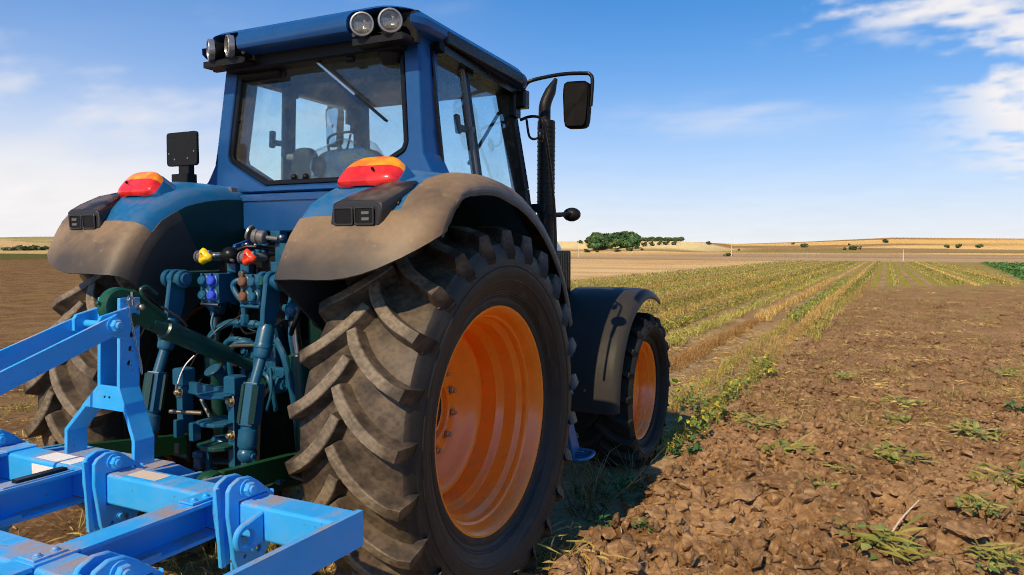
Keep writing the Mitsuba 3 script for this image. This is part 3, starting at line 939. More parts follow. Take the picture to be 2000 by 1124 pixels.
# ------------------------------------------------------------------ cab
def tilt(m, y_at, k, z0):
    """Leans a mesh forward with height."""
    m = m.copy()
    v = np.array(m.vertices)
    v[:, 1] += k * (v[:, 2] - z0)
    m.vertices = v
    return m


CAB = key(TR + '__cab')
labels[CAB] = {'label': 'deep blue cab with large panes and a rounded roof'}
sub = lambda name, mesh, bsdf, smooth=35, **kw: put(key(CAB + '__' + name), mesh, bsdf, smooth, **kw)
outer = Polygon([(-0.600, 2.53), (0.600, 2.53), (0.640, 2.10), (0.655, 1.985), (0.700, 1.905), (0.745, 1.865), (0.735, 1.835), (0.40, 1.832), (-0.40, 1.832), (-0.735, 1.835), (-0.745, 1.865), (-0.700, 1.905), (-0.655, 1.985), (-0.640, 2.10)]).buffer(-0.02).buffer(0.02, quad_segs=5)
win = Polygon([(-0.505, 2.56), (0.505, 2.56), (0.560, 2.035), (0.545, 1.995), (0.300, 1.868), (-0.300, 1.868), (-0.545, 1.995), (-0.560, 2.035)]).buffer(-0.03).buffer(0.03, quad_segs=5)
ring = outer.difference(win)
ring = ring if ring.geom_type == 'Polygon' else max(ring.geoms, key=lambda g: g.area)
rear = yplate(ring, -0.085, 0.070, 0.010)
sub('rear_frame', tilt(rear, 0, 0.075, 1.85), 'tractor_blue', 60)
gin = win.buffer(-0.026)
seal = Polygon(win.buffer(-0.002).exterior, [gin.exterior.coords[::-1]])
sub('window_seal', tilt(yplate(seal, -0.078, 0.0, 0.004), 0, 0.075, 1.85), 'gloss_black')
pane_xz = np.array(win.buffer(-0.014).exterior.coords)[:-1]


def flat_pane(pts):
    """A single sheet through the outline pts (n, 3)."""
    pts = np.asarray(pts, float)
    c = pts.mean(0)
    return tm(np.vstack([pts, c]), [[i, (i + 1) % len(pts), len(pts)] for i in range(len(pts))])


sub('rear_window', flat_pane([(x, -0.055 + 0.075 * (z - 1.85), z) for x, z in pane_xz]), 'pane', False)
for px_, pz in ((-0.522, 2.26), (-0.525, 2.215), (0.522, 2.26), (0.525, 2.215), (-0.05, 1.905), (-0.125, 1.905)):
    p = V(px_, -0.058 + 0.075 * (pz - 1.85), pz)
    sub('window_stud', lathe([(0, 0.016), (0.008, 0.0145), (0.015, 0.008), (0.017, 0.0), (0.0, 0.0)], p, (0, -1, 0.075), 18), 'gloss_black')

# lower rear: blue panel under the window, narrow post beside it, the dark rear wall
sub('rear_panel', tilt(yplate(Polygon([(-0.425, 1.826), (0.425, 1.826), (0.425, 1.655), (0.40, 1.635), (-0.40, 1.635), (-0.425, 1.655)]), -0.105, -0.07, 0.008), 0, 0, 0), 'tractor_blue')
sub('rear_panel_rib', bar((-0.42, -0.108, 1.806), (0.42, -0.108, 1.806), 0.012, 0.03, ch=0.003), 'tractor_blue')
for s in (1, -1):
    sub('rear_post', bar((s * 0.478, -0.075, 1.26), (s * 0.478, -0.075, 1.828), 0.085, 0.05, (0, 1, 0), 0.006), 'tractor_blue')
sub('rear_wall', cbox((0, 0.0, 1.47), (1.10, 0.04, 0.74)), 'black_plastic')
sub('cab_floor', cbox((0, 0.52, 1.24), (1.24, 1.10, 0.06)), 'black_plastic')
for s in (1, -1):
    sub('lower_side', xplate([(-0.05, 1.24), (1.05, 1.24), (1.05, 1.50), (0.75, 1.84), (-0.05, 1.86)], s * 0.60 - 0.02, s * 0.60 + 0.02), 'dark_green')
    hd = Polygon([(-0.055, -0.018), (0.055, -0.018), (0.048, 0.022), (-0.055, 0.022)]).buffer(0.006)
    hole = sbox(-0.030, -0.004, 0.034, 0.008)
    sub('grab_handle', yplate(Polygon([(s * 0.51 + a, 1.835 + b) for a, b in hd.exterior.coords], [[(s * 0.51 + a, 1.835 + b) for a, b in hole.exterior.coords]]), -0.150, -0.105, 0.004), 'mid_grey')

# side glazing: rear quarter pane, black B pillar, door pane, A pillar
def side_x(z):
    return 0.600 + (2.53 - z) * 0.118


def on_side(y, z, dx=0.0):
    return V(side_x(z) - 0.070 * max(y, 0.0) + dx, y, z)


def side_strip(pts, half, thick, dx):
    """A bar lying in the side plane along (y, z) points."""
    P = np.array(pts, float)
    ms = []
    for a, b in zip(P[:-1], P[1:]):
        ms.append(bar(on_side(*a, dx), on_side(*b, dx), thick, 2 * half, np.cross(V(1, 0, 0.118), V(0, b[0] - a[0], b[1] - a[1])), 0.003))
    return join(*ms)


zb = lambda y: 1.88 - 0.10 * max(0, y - 0.25) - 0.22 * max(0, y - 0.62)
quarter = [(0.055, 1.90), (0.055, 2.47), (0.395, 2.49), (0.445, 1.885)]
door = [(0.455, 1.885), (0.405, 2.485), (0.95, 2.475), (1.06, 1.80), (0.78, 1.84)]
for s in (1, -1):
    fix = (lambda m: m) if s > 0 else mirror
    sub('quarter_pane', fix(flat_pane([on_side(*q) for q in quarter])), 'pane', False)
    sub('door_pane', fix(flat_pane([on_side(*q) for q in door])), 'pane', False)
    sub('door_pillar', fix(side_strip([(0.462, 1.80), (0.402, 2.50)], 0.021, 0.04, -0.012)), 'gloss_black')
    sub('door_pillar', fix(side_strip([(0.425, 1.80), (0.368, 2.50)], 0.010, 0.02, 0.002)), 'cab_grey')
    sub('front_pillar', fix(side_strip([(1.10, 1.55), (1.070, 1.90), (0.965, 2.50)], 0.030, 0.085, -0.025)), 'gloss_black')
    sub('window_seal', fix(side_strip([(0.058, 1.87), (0.058, 2.50)], 0.008, 0.014, 0.002)), 'gloss_black')
    sub('sill', fix(side_strip([(0.03, 1.885), (0.45, 1.872), (0.72, 1.845), (1.07, 1.76)], 0.014, 0.03, 0.0)), 'gloss_black')
    sub('roof_rail', fix(join(bar((0.618, 0.075, 2.497), (0.556, 0.97, 2.470), 0.080, 0.075, ch=0.018), prism(rect(0.022, 0.062, 0.01), (0.664, 0.09, 2.530), (0.664, 0.90, 2.500), (0, 0, 1), 0.008))), 'gloss_black')
    # inner door handle and catch
    p = on_side(0.33, 2.17, -0.012)
    sub('door_handle', fix(join(cyl(on_side(0.405, 2.155, 0.002), on_side(0.405, 2.155, 0.018), 0.016), bar(on_side(0.40, 2.155, -0.016), on_side(0.30, 2.150, -0.016), 0.020, 0.030, ch=0.006), bar(on_side(0.298, 2.12, -0.016), on_side(0.292, 2.215, -0.016), 0.022, 0.028, (0, 1, 0), 0.006))), 'mid_grey')
    sub('door_hinge', fix(cbox(on_side(0.440, 2.452, 0.004), (0.03, 0.07, 0.06), 0.008)), 'gloss_black')
    sub('latch', fix(cbox(on_side(0.56, 1.868, 0.012), (0.04, 0.12, 0.030), 0.008)), 'black_plastic')
# windscreen
sub('windscreen', flat_pane([(-0.50, 0.97, 2.47), (0.50, 0.97, 2.47), (0.57, 1.08, 1.80), (0.55, 1.12, 1.45), (-0.55, 1.12, 1.45), (-0.57, 1.08, 1.80)]), 'pane', False)
sub('front_sill', cbox((0, 1.12, 1.46), (1.12, 0.05, 0.06)), 'gloss_black')

# roof
def rounded(hx, y0, y1, r, n=8):
    pts = []
    for cx, cy, a0 in ((hx - r, y1 - r, 0), (-hx + r, y1 - r, 90), (-hx + r, y0 + r, 180), (hx - r, y0 + r, 270)):
        for a in np.linspace(a0, a0 + 90, n):
            pts.append((cx + r * math.cos(math.radians(a)), cy + r * math.sin(math.radians(a))))
    return np.array(pts)


def roof_mesh():
    rows = []
    for z, ins in ((2.515, 0.30), (2.515, 0.030), (2.522, 0.012), (2.538, 0.0), (2.568, 0.0), (2.592, 0.010), (2.616, 0.032), (2.634, 0.065), (2.647, 0.115), (2.655, 0.18), (2.660, 0.28), (2.661, 0.50)):
        p = rounded(0.672 - ins, -0.215 + ins * 0.8, 1.07 - ins, max(0.16 - ins * 0.3, 0.02))
        fall = -0.060 * np.clip((p[:, 1] - 0.25) / 0.82, 0, 1) ** 2
        side = 0.018 * (p[:, 0] / 0.66) ** 2 * (z > 2.58)
        rows.append(np.column_stack([p, z + fall - side]))
    c0, c1 = rows[0].mean(0), rows[-1].mean(0)
    rows = [np.tile(c0, (len(rows[0]), 1))] + rows + [np.tile(c1, (len(rows[0]), 1))]
    return outward(grid(np.array(rows), True))


def mani(m):
    import manifold3d as m3
    m = m.copy()
    m.merge_vertices(digits_vertex=6)
    m.update_faces(m.nondegenerate_faces())
    return m3.Manifold(m3.Mesh(np.asarray(m.vertices, np.float32), np.asarray(m.faces, np.uint32)))


def cut_away(m, *tools):
    a = mani(m)
    for t in tools:
        a = a - mani(t)
    o = a.to_mesh()
    return trimesh.Trimesh(o.vert_properties[:, :3], o.tri_verts, process=False)


def tool(c, s, r=0.03):
    return prism(rect(s[0], s[2], r), (c[0], c[1] - s[1] / 2, c[2]), (c[0], c[1] + s[1] / 2, c[2]), (0, 0, 1), 0)


roof = cut_away(roof_mesh(), tool((0.486, -0.15, 2.535), (0.30, 0.17, 0.150), 0.028), tool((-0.486, -0.15, 2.535), (0.30, 0.17, 0.150), 0.028))
sub('roof', roof, 'tractor_blue', 32)
for s in (1, -1):
    sub('lamp_recess', cbox((s * 0.486, -0.080, 2.535), (0.292, 0.03, 0.142)), 'black_plastic')
sub('rear_header', prism([(-0.535, -0.055), (0.535, -0.055), (0.55, 0.035), (-0.55, 0.035)], (0, -0.098, 2.505), (0, 0.0, 2.505), (0, 0, 1), 0.010), 'black_plastic')
sub('ceiling', cbox((0, 0.45, 2.500), (1.14, 0.90, 0.02)), 'cab_grey')
sub('wiper_motor', lathe([(0, 0.03), (0.045, 0.025), (0.06, 0.0), (0.06, -0.02), (0, -0.02)], (0.44, -0.02, 2.43), (0, 0, -1), 24), 'black_plastic')
sub('sun_roller', cyl((-0.52, 0.0, 2.445), (-0.24, 0.0, 2.445), 0.035), 'black_plastic')

# work lamps, two at each rear corner, turned outwards
for s in (1, -1):
    for X, Y, yaw in ((0.405, -0.190, 32), (0.548, -0.178, 36)):
        d = unit(V(math.sin(math.radians(yaw)), -math.cos(math.radians(yaw)), -0.04))
        o = V(X, Y, 2.545)
        lk = key(TR + '__work_lamp')
        fix = (lambda m: m) if s > 0 else mirror
        body = [lathe([(0, -0.065), (0.026, -0.065), (0.041, -0.047), (0.049, -0.017), (0.051, 0.0), (0.048, 0.002)], o, d, 32)]
        ring_ = lathe([(0.049, -0.014), (0.0535, -0.014), (0.0545, 0.010), (0.052, 0.015), (0.0465, 0.016), (0.043, 0.011), (0.042, 0.0), (0.049, -0.014)], o, d, 36)
        bowl = lathe([(0.0, -0.024), (0.015, -0.021), (0.030, -0.012), (0.0425, 0.002)], o, d, 32)
        ribs = [cyl(o + d * 0.004 + np.cross(d, V(0, 0, 1)) * -a + V(0, 0, zz), o + d * 0.004 + np.cross(d, V(0, 0, 1)) * a + V(0, 0, zz), 0.0017, n=6) for zz in np.linspace(-0.030, 0.007, 8) for a in [math.sqrt(0.040 ** 2 - zz ** 2) * 0.85]]
        ribs += [cyl(o + d * 0.003 + np.cross(d, V(0, 0, 1)) * xx + V(0, 0, -0.028), o + d * 0.003 + np.cross(d, V(0, 0, 1)) * xx + V(0, 0, 0.010), 0.0017, n=6) for xx in (-0.020, -0.010, 0, 0.010, 0.020)]
        disc_ = lathe([(0.0435, 0.009), (0.025, 0.012), (0.0, 0.0135)], o, d, 32)
        put(key(lk + '__body'), fix(join(*body)), 'black_plastic')
        put(key(lk + '__ring'), fix(ring_), 'lamp_ring')
        put(key(lk + '__reflector'), fix(join(bowl, *ribs)), 'lamp_ring', 40)
        put(key(lk + '__glass'), fix(disc_), 'lamp_glass', 60)
    sub('lamp_bracket', bar((s * 0.33, -0.13, 2.478), (s * 0.615, -0.13, 2.478), 0.09, 0.030, ch=0.008), 'black_plastic')
    sub('roof_bolt', hexbolt((s * 0.34, -0.166, 2.515), (0, -1, 0), 0.008, 0.006), 'steel')

# rear wiper, from the header down across the glass
wy = lambda z: -0.080 + 0.075 * (z - 1.85)
a, b = V(0.0, wy(2.475) - 0.02, 2.475), V(0.452, wy(2.135) - 0.016, 2.135)
sub('wiper_arm', join(bar(a, a + (b - a) * 0.60, 0.011, 0.022, (0, -1, 0)), cyl(a + V(0, 0.03, 0), a - V(0, 0.012, 0), 0.016)), 'steel')
sub('wiper_blade', bar(a + (b - a) * 0.42, b, 0.010, 0.018, (0, -1, 0)), 'gloss_black')
sub('wiper_clip', cbox((0.235, -0.060, 2.452), (0.045, 0.03, 0.05), 0.01), 'black_plastic')

# inside the cab: seat, armrest, steering column, console
def pillow(c, s, p=4, n=20, lean=0.0):
    rows = []
    for v in np.linspace(-1, 1, n):
        rows.append([(math.cos(a) , math.sin(a), v) for a in np.arange(n) * 2 * PI / n])
    m = trimesh.creation.icosphere(subdivisions=3)
    v = np.array(m.vertices)
    q = (np.abs(v) ** p).sum(1) ** (-1 / p)
    v = v * q[:, None] * np.asarray(s) / 2
    v[:, 1] -= lean * v[:, 2]
    m.vertices = v + np.asarray(c)
    return m


SK = lambda name, mesh, bsdf, smooth=50: sub(name, mesh, bsdf, smooth)
SK('seat_back', pillow((-0.05, 0.30, 1.87), (0.46, 0.12, 0.42), lean=0.12), 'seat_cloth')
SK('seat_cushion', pillow((0.02, 0.52, 1.60), (0.48, 0.48, 0.14)), 'seat_cloth')
SK('seat_base', cbox((0.02, 0.50, 1.40), (0.34, 0.34, 0.30)), 'black_plastic')
SK('side_console', pillow((-0.34, 0.28, 1.92), (0.15, 0.10, 0.36), lean=0.1), 'seat_cloth')
SK('armrest', join(cyl((-0.36, 0.25, 2.045), (-0.44, 0.24, 2.05), 0.022), pillow((0.34, 0.46, 1.76), (0.09, 0.34, 0.06))), 'cab_grey')
rim_c, rim_n = V(0.0, 0.80, 1.86), unit(V(0, -0.55, 0.83))
rx_, ry_, _z = frame(rim_n)
SK('steering_wheel', join(tube([rim_c + 0.19 * (math.cos(t) * rx_ + math.sin(t) * ry_) for t in np.linspace(0, 2 * PI, 33)], 0.014, 10, 0, False), bar(rim_c - rx_ * 0.19, rim_c + rx_ * 0.19, 0.03, 0.012), cyl(rim_c - rim_n * 0.3, rim_c, 0.035)), 'black_plastic')
SK('instrument_panel', pillow((0, 0.95, 1.70), (0.42, 0.16, 0.30)), 'black_plastic')
SK('gear_lever', join(tube([(0.42, 0.42, 1.70), (0.43, 0.40, 1.86), (0.44, 0.38, 1.93)], 0.009), ball((0.44, 0.38, 1.95), 0.024), cbox((0.46, 0.45, 1.62), (0.18, 0.60, 0.22), 0.03)), 'black_plastic')
# clear plastic wrap still on the seat back
vv = pillow((-0.05, 0.295, 1.88), (0.50, 0.17, 0.46), lean=0.12, p=3)
w_ = np.array(vv.vertices)
w_ += (meshkit.fbm(w_ * 11, 3, 4) - 0.5)[:, None] * 0.07 * np.array(vv.vertex_normals)
w_[:, 2] += 0.03 * (w_[:, 2] > 2.0) * (meshkit.noise(w_ * 14, 2))
keep = w_[vv.faces][:, :, 2].min(1) > 1.90
SK('seat_wrap', tm(w_, np.array(vv.faces)[keep]), 'film')
SK('front_wiper', bar((0.30, 0.93, 2.05), (0.52, 0.90, 2.33), 0.012, 0.016), 'gloss_black')

# ------------------------------------------------------------------ mirrors, exhaust, bonnet, chassis, front mudguards
for s, side in ((1, 'right'), (-1, 'left')):
    fix = (lambda m: m) if s > 0 else mirror
    mk = key(TR + '__mirror')
    labels[mk] = {'label': 'large %s wing mirror on a bent tube arm' % side}
    rows = []
    for d, g in ((0.0, 0.0), (0.0, 0.93), (-0.006, 1.0), (0.03, 1.0), (0.055, 0.90), (0.068, 0.6), (0.07, 0.0)):
        row = []
        for a in np.arange(32) * 2 * PI / 32:
            ca, sa = math.cos(a), math.sin(a)
            q = (abs(ca) ** 7 + abs(sa) ** 7) ** (-1 / 7)
            row.append((0.890 + 0.071 * ca * q * g * (1 + 0.08 * sa), 1.150 + d + 0.02 * ca, 2.385 + 0.134 * sa * q * g))
        rows.append(row)
    put(key(mk + '__shell'), fix(outward(grid(np.array(rows), True))), 'matt_black', 40)
    g = [(0.890 + 0.061 * math.cos(a) * (abs(math.cos(a)) ** 7 + abs(math.sin(a)) ** 7) ** (-1 / 7) * (1 + 0.08 * math.sin(a)), 1.136 + 0.02 * math.cos(a) + 0.085 * 0.13 * math.sin(a), 2.385 + 0.122 * math.sin(a) * (abs(math.cos(a)) ** 7 + abs(math.sin(a)) ** 7) ** (-1 / 7)) for a in np.arange(40) * 2 * PI / 40]
    put(key(mk + '__glass'), fix(flat_pane(g)), 'matt_black' if s > 0 else 'mirror_glass', False)
    put(key(mk + '__arm'), fix(tube([(0.60, 1.02, 2.44), (0.625, 1.03, 2.50), (0.665, 1.04, 2.525), (0.80, 1.12, 2.56), (0.92, 1.19, 2.57), (0.955, 1.20, 2.56), (0.968, 1.20, 2.52), (0.964, 1.19, 2.38)], 0.011, 10, 5)), 'gloss_black')
    put(key(mk + '__bracket'), fix(join(cbox((0.610, 1.005, 2.41), (0.075, 0.07, 0.10), 0.012), cbox((0.570, 0.995, 2.38), (0.05, 0.08, 0.14), 0.01))), 'gloss_black')
    put(key(mk + '__lower_arm'), fix(tube([(0.595, 1.02, 2.30), (0.66, 1.02, 2.315), (0.755, 0.96, 2.285), (0.775, 0.97, 2.20), (0.775, 1.05, 2.00), (0.775, 1.12, 1.72), (0.775, 1.135, 1.34)], 0.0085, 10, 5)), 'gloss_black')
    put(key(mk + '__side_lamp'), fix(join(tube([(0.635, 1.02, 2.30), (0.655, 1.01, 2.21), (0.68, 1.01, 2.185), (0.715, 1.02, 2.19)], 0.007), ball((0.725, 1.02, 2.20), 0.027, 2, (0.7, 0.8, 1.2)), cyl((0.725, 1.02, 2.165), (0.725, 1.02, 2.24), 0.012))), 'gloss_black')
    put(key(mk + '__wide_lamp'), fix(join(ball((0.800, 1.315, 1.765), 0.058, 3, (0.95, 0.85, 0.72)), cyl((0.775, 1.12, 1.755), (0.79, 1.28, 1.765), 0.014), lathe([(0, 0.0), (0.010, 0.004), (0.0, 0.010)], (0.806, 1.264, 1.772), (0.1, -1, 0.1), 14))), 'black_plastic')

EX = key(TR + '__exhaust')
labels[EX] = {'label': 'black vertical exhaust stack with a slant-cut tip'}
ex = V(0.645, 1.250, 0)
put(key(EX + '__stack'), tube([ex + V(0, 0, 0.95), ex + V(0, 0, 1.5), ex + V(0, 0, 2.1), ex + V(0, 0, 2.35), ex + V(0.004, 0.004, 2.43), ex + V(0.024, 0.035, 2.51), ex + V(0.045, 0.065, 2.585)], [0.037, 0.037, 0.037, 0.037, 0.036, 0.033, 0.011], 22), 'black_plastic')
holes = []
put(key(EX + '__heat_shield'), lathe([(0.045, 1.02), (0.053, 1.02), (0.053, 2.315), (0.051, 2.325), (0.045, 2.325), (0.045, 1.02)], ex + V(0.012, 0, 0), (0, 0, 1), 32), 'black_plastic')
for k in range(44):
    z = 1.10 + 0.0275 * k
    holes.append(lathe([(0.0525, -0.004), (0.0555, -0.002), (0.0555, 0.002), (0.0525, 0.004)], ex + V(0.012, 0, z), (0, 0, 1), 28))
put(key(EX + '__shield_rib'), join(*holes), 'gloss_black')
labels[EX + '__shield_rib'] = {'kind': 'stuff'}
part(TR, 'exhaust_bracket', cbox((0.60, 1.20, 1.80), (0.16, 0.06, 0.05)), 'black_plastic')

# bonnet: a rounded box falling to the front, with a slatted side grille
HK = key(TR + '__bonnet')
rows = []
for y, hx, zt in ((1.10, 0.325, 1.72), (1.6, 0.32, 1.735), (2.0, 0.312, 1.735), (2.22, 0.306, 1.715), (2.36, 0.302, 1.65), (2.46, 0.298, 1.56), (2.50, 0.280, 1.47)):
    row = []
    for a in np.linspace(0, PI, 25):
        ca, sa = math.cos(a), math.sin(a)
        q = (abs(ca) ** 4.5 + abs(sa) ** 4.5) ** (-1 / 4.5)
        row.append((hx * ca * q, y, zt - 0.26 + 0.26 * sa * q))
    row = [(hx, y, 1.15)] + row + [(-hx, y, 1.15)]
    rows.append(row)
P = np.array(rows)
put(key(HK + '__shell'), join(grid(P), tm(P[-1], [[0, i, i + 1] for i in range(1, P.shape[1] - 1)])), 'silver_paint', 40)
for s in (1, -1):
    put(key(HK + '__side_panel'), bar((s * 0.308, 1.15, 1.24), (s * 0.292, 2.46, 1.20), 0.03, 0.62), 'teal_blue')
    for k in range(11):
        y = 2.12 + 0.034 * k
        put(key(HK + '__grille_slat'), bar((s * 0.319, y, 1.12), (s * 0.319, y, 1.535), 0.012, 0.022, (0, 1, 0), 0.003), 'gloss_black')
    put(key(HK + '__grille_back'), cbox((s * 0.314, 2.29, 1.325), (0.008, 0.37, 0.44)), 'black_plastic')
part(TR, 'engine_block', join(cbox((0, 1.95, 0.92), (0.50, 1.5, 0.50), 0.03), cbox((0, 1.3, 0.78), (0.46, 1.6, 0.55), 0.05)), 'dark_green')
part(TR, 'gearbox', join(cbox((0, 0.22, 0.84), (0.46, 0.95, 0.62), 0.05), cbox((0, -0.12, 1.12), (0.40, 0.30, 0.34), 0.05)), 'dark_green')
for s in (1, -1):
    part(TR, 'wheel_backing', cyl((s * 0.595, 0, 0.8), (s * 0.612, 0, 0.8), 0.492, n=64), 'black_plastic')
part(TR, 'rear_axle', join(cyl((-0.62, 0, 0.8), (0.62, 0, 0.8), 0.13), cbox((0, 0, 0.8), (0.62, 0.36, 0.40), 0.05)), 'dark_green')
part(TR, 'front_axle', join(cyl((-0.60, FY, FZ), (0.60, FY, FZ), 0.075), cbox((0, FY, FZ + 0.10), (0.30, 0.32, 0.30), 0.03)), 'dark_green')
part(TR, 'fuel_tank', pillow((0.44, 1.18, 0.84), (0.40, 0.66, 0.52), 5), 'black_plastic', 50)
part(TR, 'fuel_tank', pillow((-0.44, 1.18, 0.84), (0.40, 0.66, 0.52), 5), 'black_plastic', 50)

for s in (1, -1):
    fix = (lambda m: m) if s > 0 else mirror
    fk = key(TR + '__front_mudguard')
    if s > 0:
        labels[fk] = {'label': 'smooth dark grey plastic mudguard over the right front wheel'}
    rows = []
    for th in np.linspace(183, 66, 40):
        R = 0.765 + 0.02 * bump(th, 110, 40)
        row = []
        for x, dr_ in ((0.285, -0.10), (0.288, -0.05), (0.30, -0.018), (0.33, 0.0), (0.50, 0.003), (0.68, 0.004), (0.80, 0.001), (0.845, -0.004), (0.868, -0.013), (0.880, -0.026), (0.886, -0.045), (0.888, -0.060)):
            a = math.radians(th)
            row.append((x, FY + (R + dr_) * math.cos(a), FZ + (R + dr_) * math.sin(a)))
        rows.append(row)
    put(key(fk + '__shell'), fix(outward(shell(np.array(rows)[:, ::-1], 0.010))), 'guard_grey', 45)
    a = math.radians(125)
    put(key(fk + '__slot'), fix(join(cyl((0.56, FY + 0.787 * math.cos(a), FZ + 0.787 * math.sin(a)), (0.66, FY + 0.787 * math.cos(a), FZ + 0.787 * math.sin(a)), 0.0065), ball((0.56, FY + 0.787 * math.cos(a), FZ + 0.787 * math.sin(a)), 0.009), ball((0.66, FY + 0.787 * math.cos(a), FZ + 0.787 * math.sin(a)), 0.009))), 'gloss_black')
    rim_ = [(0.889, FY + 0.715 * math.cos(math.radians(t)), FZ + 0.715 * math.sin(math.radians(t))) for t in np.linspace(182, 67, 40)]
    put(key(fk + '__edge_bead'), fix(tube(rim_, 0.006, 8, 0)), 'dark_grey')
    foot = [(x, FY + 0.757 * math.cos(math.radians(183)), FZ + 0.757 * math.sin(math.radians(183))) for x in (0.30, 0.55, 0.80, 0.87)]
    put(key(fk + '__edge_bead'), fix(tube(foot, 0.007, 8, 3)), 'dark_grey')
    a = math.radians(172)
    put(key(fk + '__bolt'), fix(hexbolt((0.66, FY + 0.775 * math.cos(a), FZ + 0.775 * math.sin(a)), (0, math.cos(a), math.sin(a)), 0.010, 0.008)), 'steel')

# steps below the door on the right
ST = key(TR + '__step')
labels[ST] = {'label': 'teal access steps between the right wheels'}
put(key(ST + '__side_plate'), xplate([(1.28, 0.78), (1.40, 0.78), (1.735, 0.215), (1.56, 0.205)], 0.690, 0.702, 0.003), 'teal_blue')
put(key(ST + '__rail'), tube([(0.705, 1.25, 0.80), (0.725, 1.30, 0.70), (0.735, 1.38, 0.52), (0.735, 1.47, 0.33), (0.735, 1.53, 0.205)], 0.013, 10), 'teal_blue')
put(key(ST + '__tread_loop'), tube([(0.705, 1.52, 0.205), (0.77, 1.52, 0.205), (0.815, 1.56, 0.208), (0.825, 1.64, 0.212), (0.80, 1.72, 0.215), (0.705, 1.735, 0.215)], 0.012, 10, 5), 'teal_blue')
for y in (1.57, 1.62, 1.67):
    put(key(ST + '__tread_bar'), bar((0.70, y, 0.206), (0.815, y, 0.208), 0.007, 0.018), 'teal_blue')
put(key(ST + '__hook'), tube([(0.705, 1.34, 0.70), (0.75, 1.36, 0.69), (0.765, 1.41, 0.665), (0.75, 1.45, 0.64), (0.705, 1.46, 0.63)], 0.011, 10), 'teal_blue')

# square black plate on a short post, on the left mudguard
PL = key(TR + '__plate_holder')
labels[PL] = {'label': 'square black number plate holder on a post, left mudguard'}
pc = V(-0.742, -0.20, 2.062)
put(key(PL + '__plate'), yplate(rect(0.222, 0.172, 0.016, pc[0], pc[2]), pc[1] - 0.006, pc[1] + 0.012, 0.003), 'black_plastic')
for dx, dz in ((-0.090, -0.022), (0.092, -0.016), (-0.050, -0.052), (0.046, -0.050)):
    put(key(PL + '__rivet'), cyl((pc[0] + dx, pc[1] - 0.004, pc[2] + dz), (pc[0] + dx, pc[1] - 0.0085, pc[2] + dz), 0.0042, n=10), 'steel')
put(key(PL + '__post'), join(cbox((pc[0] + 0.005, pc[1] + 0.02, 1.955), (0.075, 0.04, 0.06), 0.004), cbox((pc[0] - 0.012, pc[1] + 0.02, 1.905), (0.115, 0.07, 0.06), 0.006), cbox((pc[0] + 0.005, pc[1] + 0.03, 1.86), (0.08, 0.05, 0.06), 0.006)), 'black_plastic')

# ------------------------------------------------------------------ rear linkage, hydraulics and drawbar
def lk_part(name, mesh, bsdf='hitch_blue', smooth=35, label=None):
    return part(TR, name, mesh, bsdf, smooth, label=label)


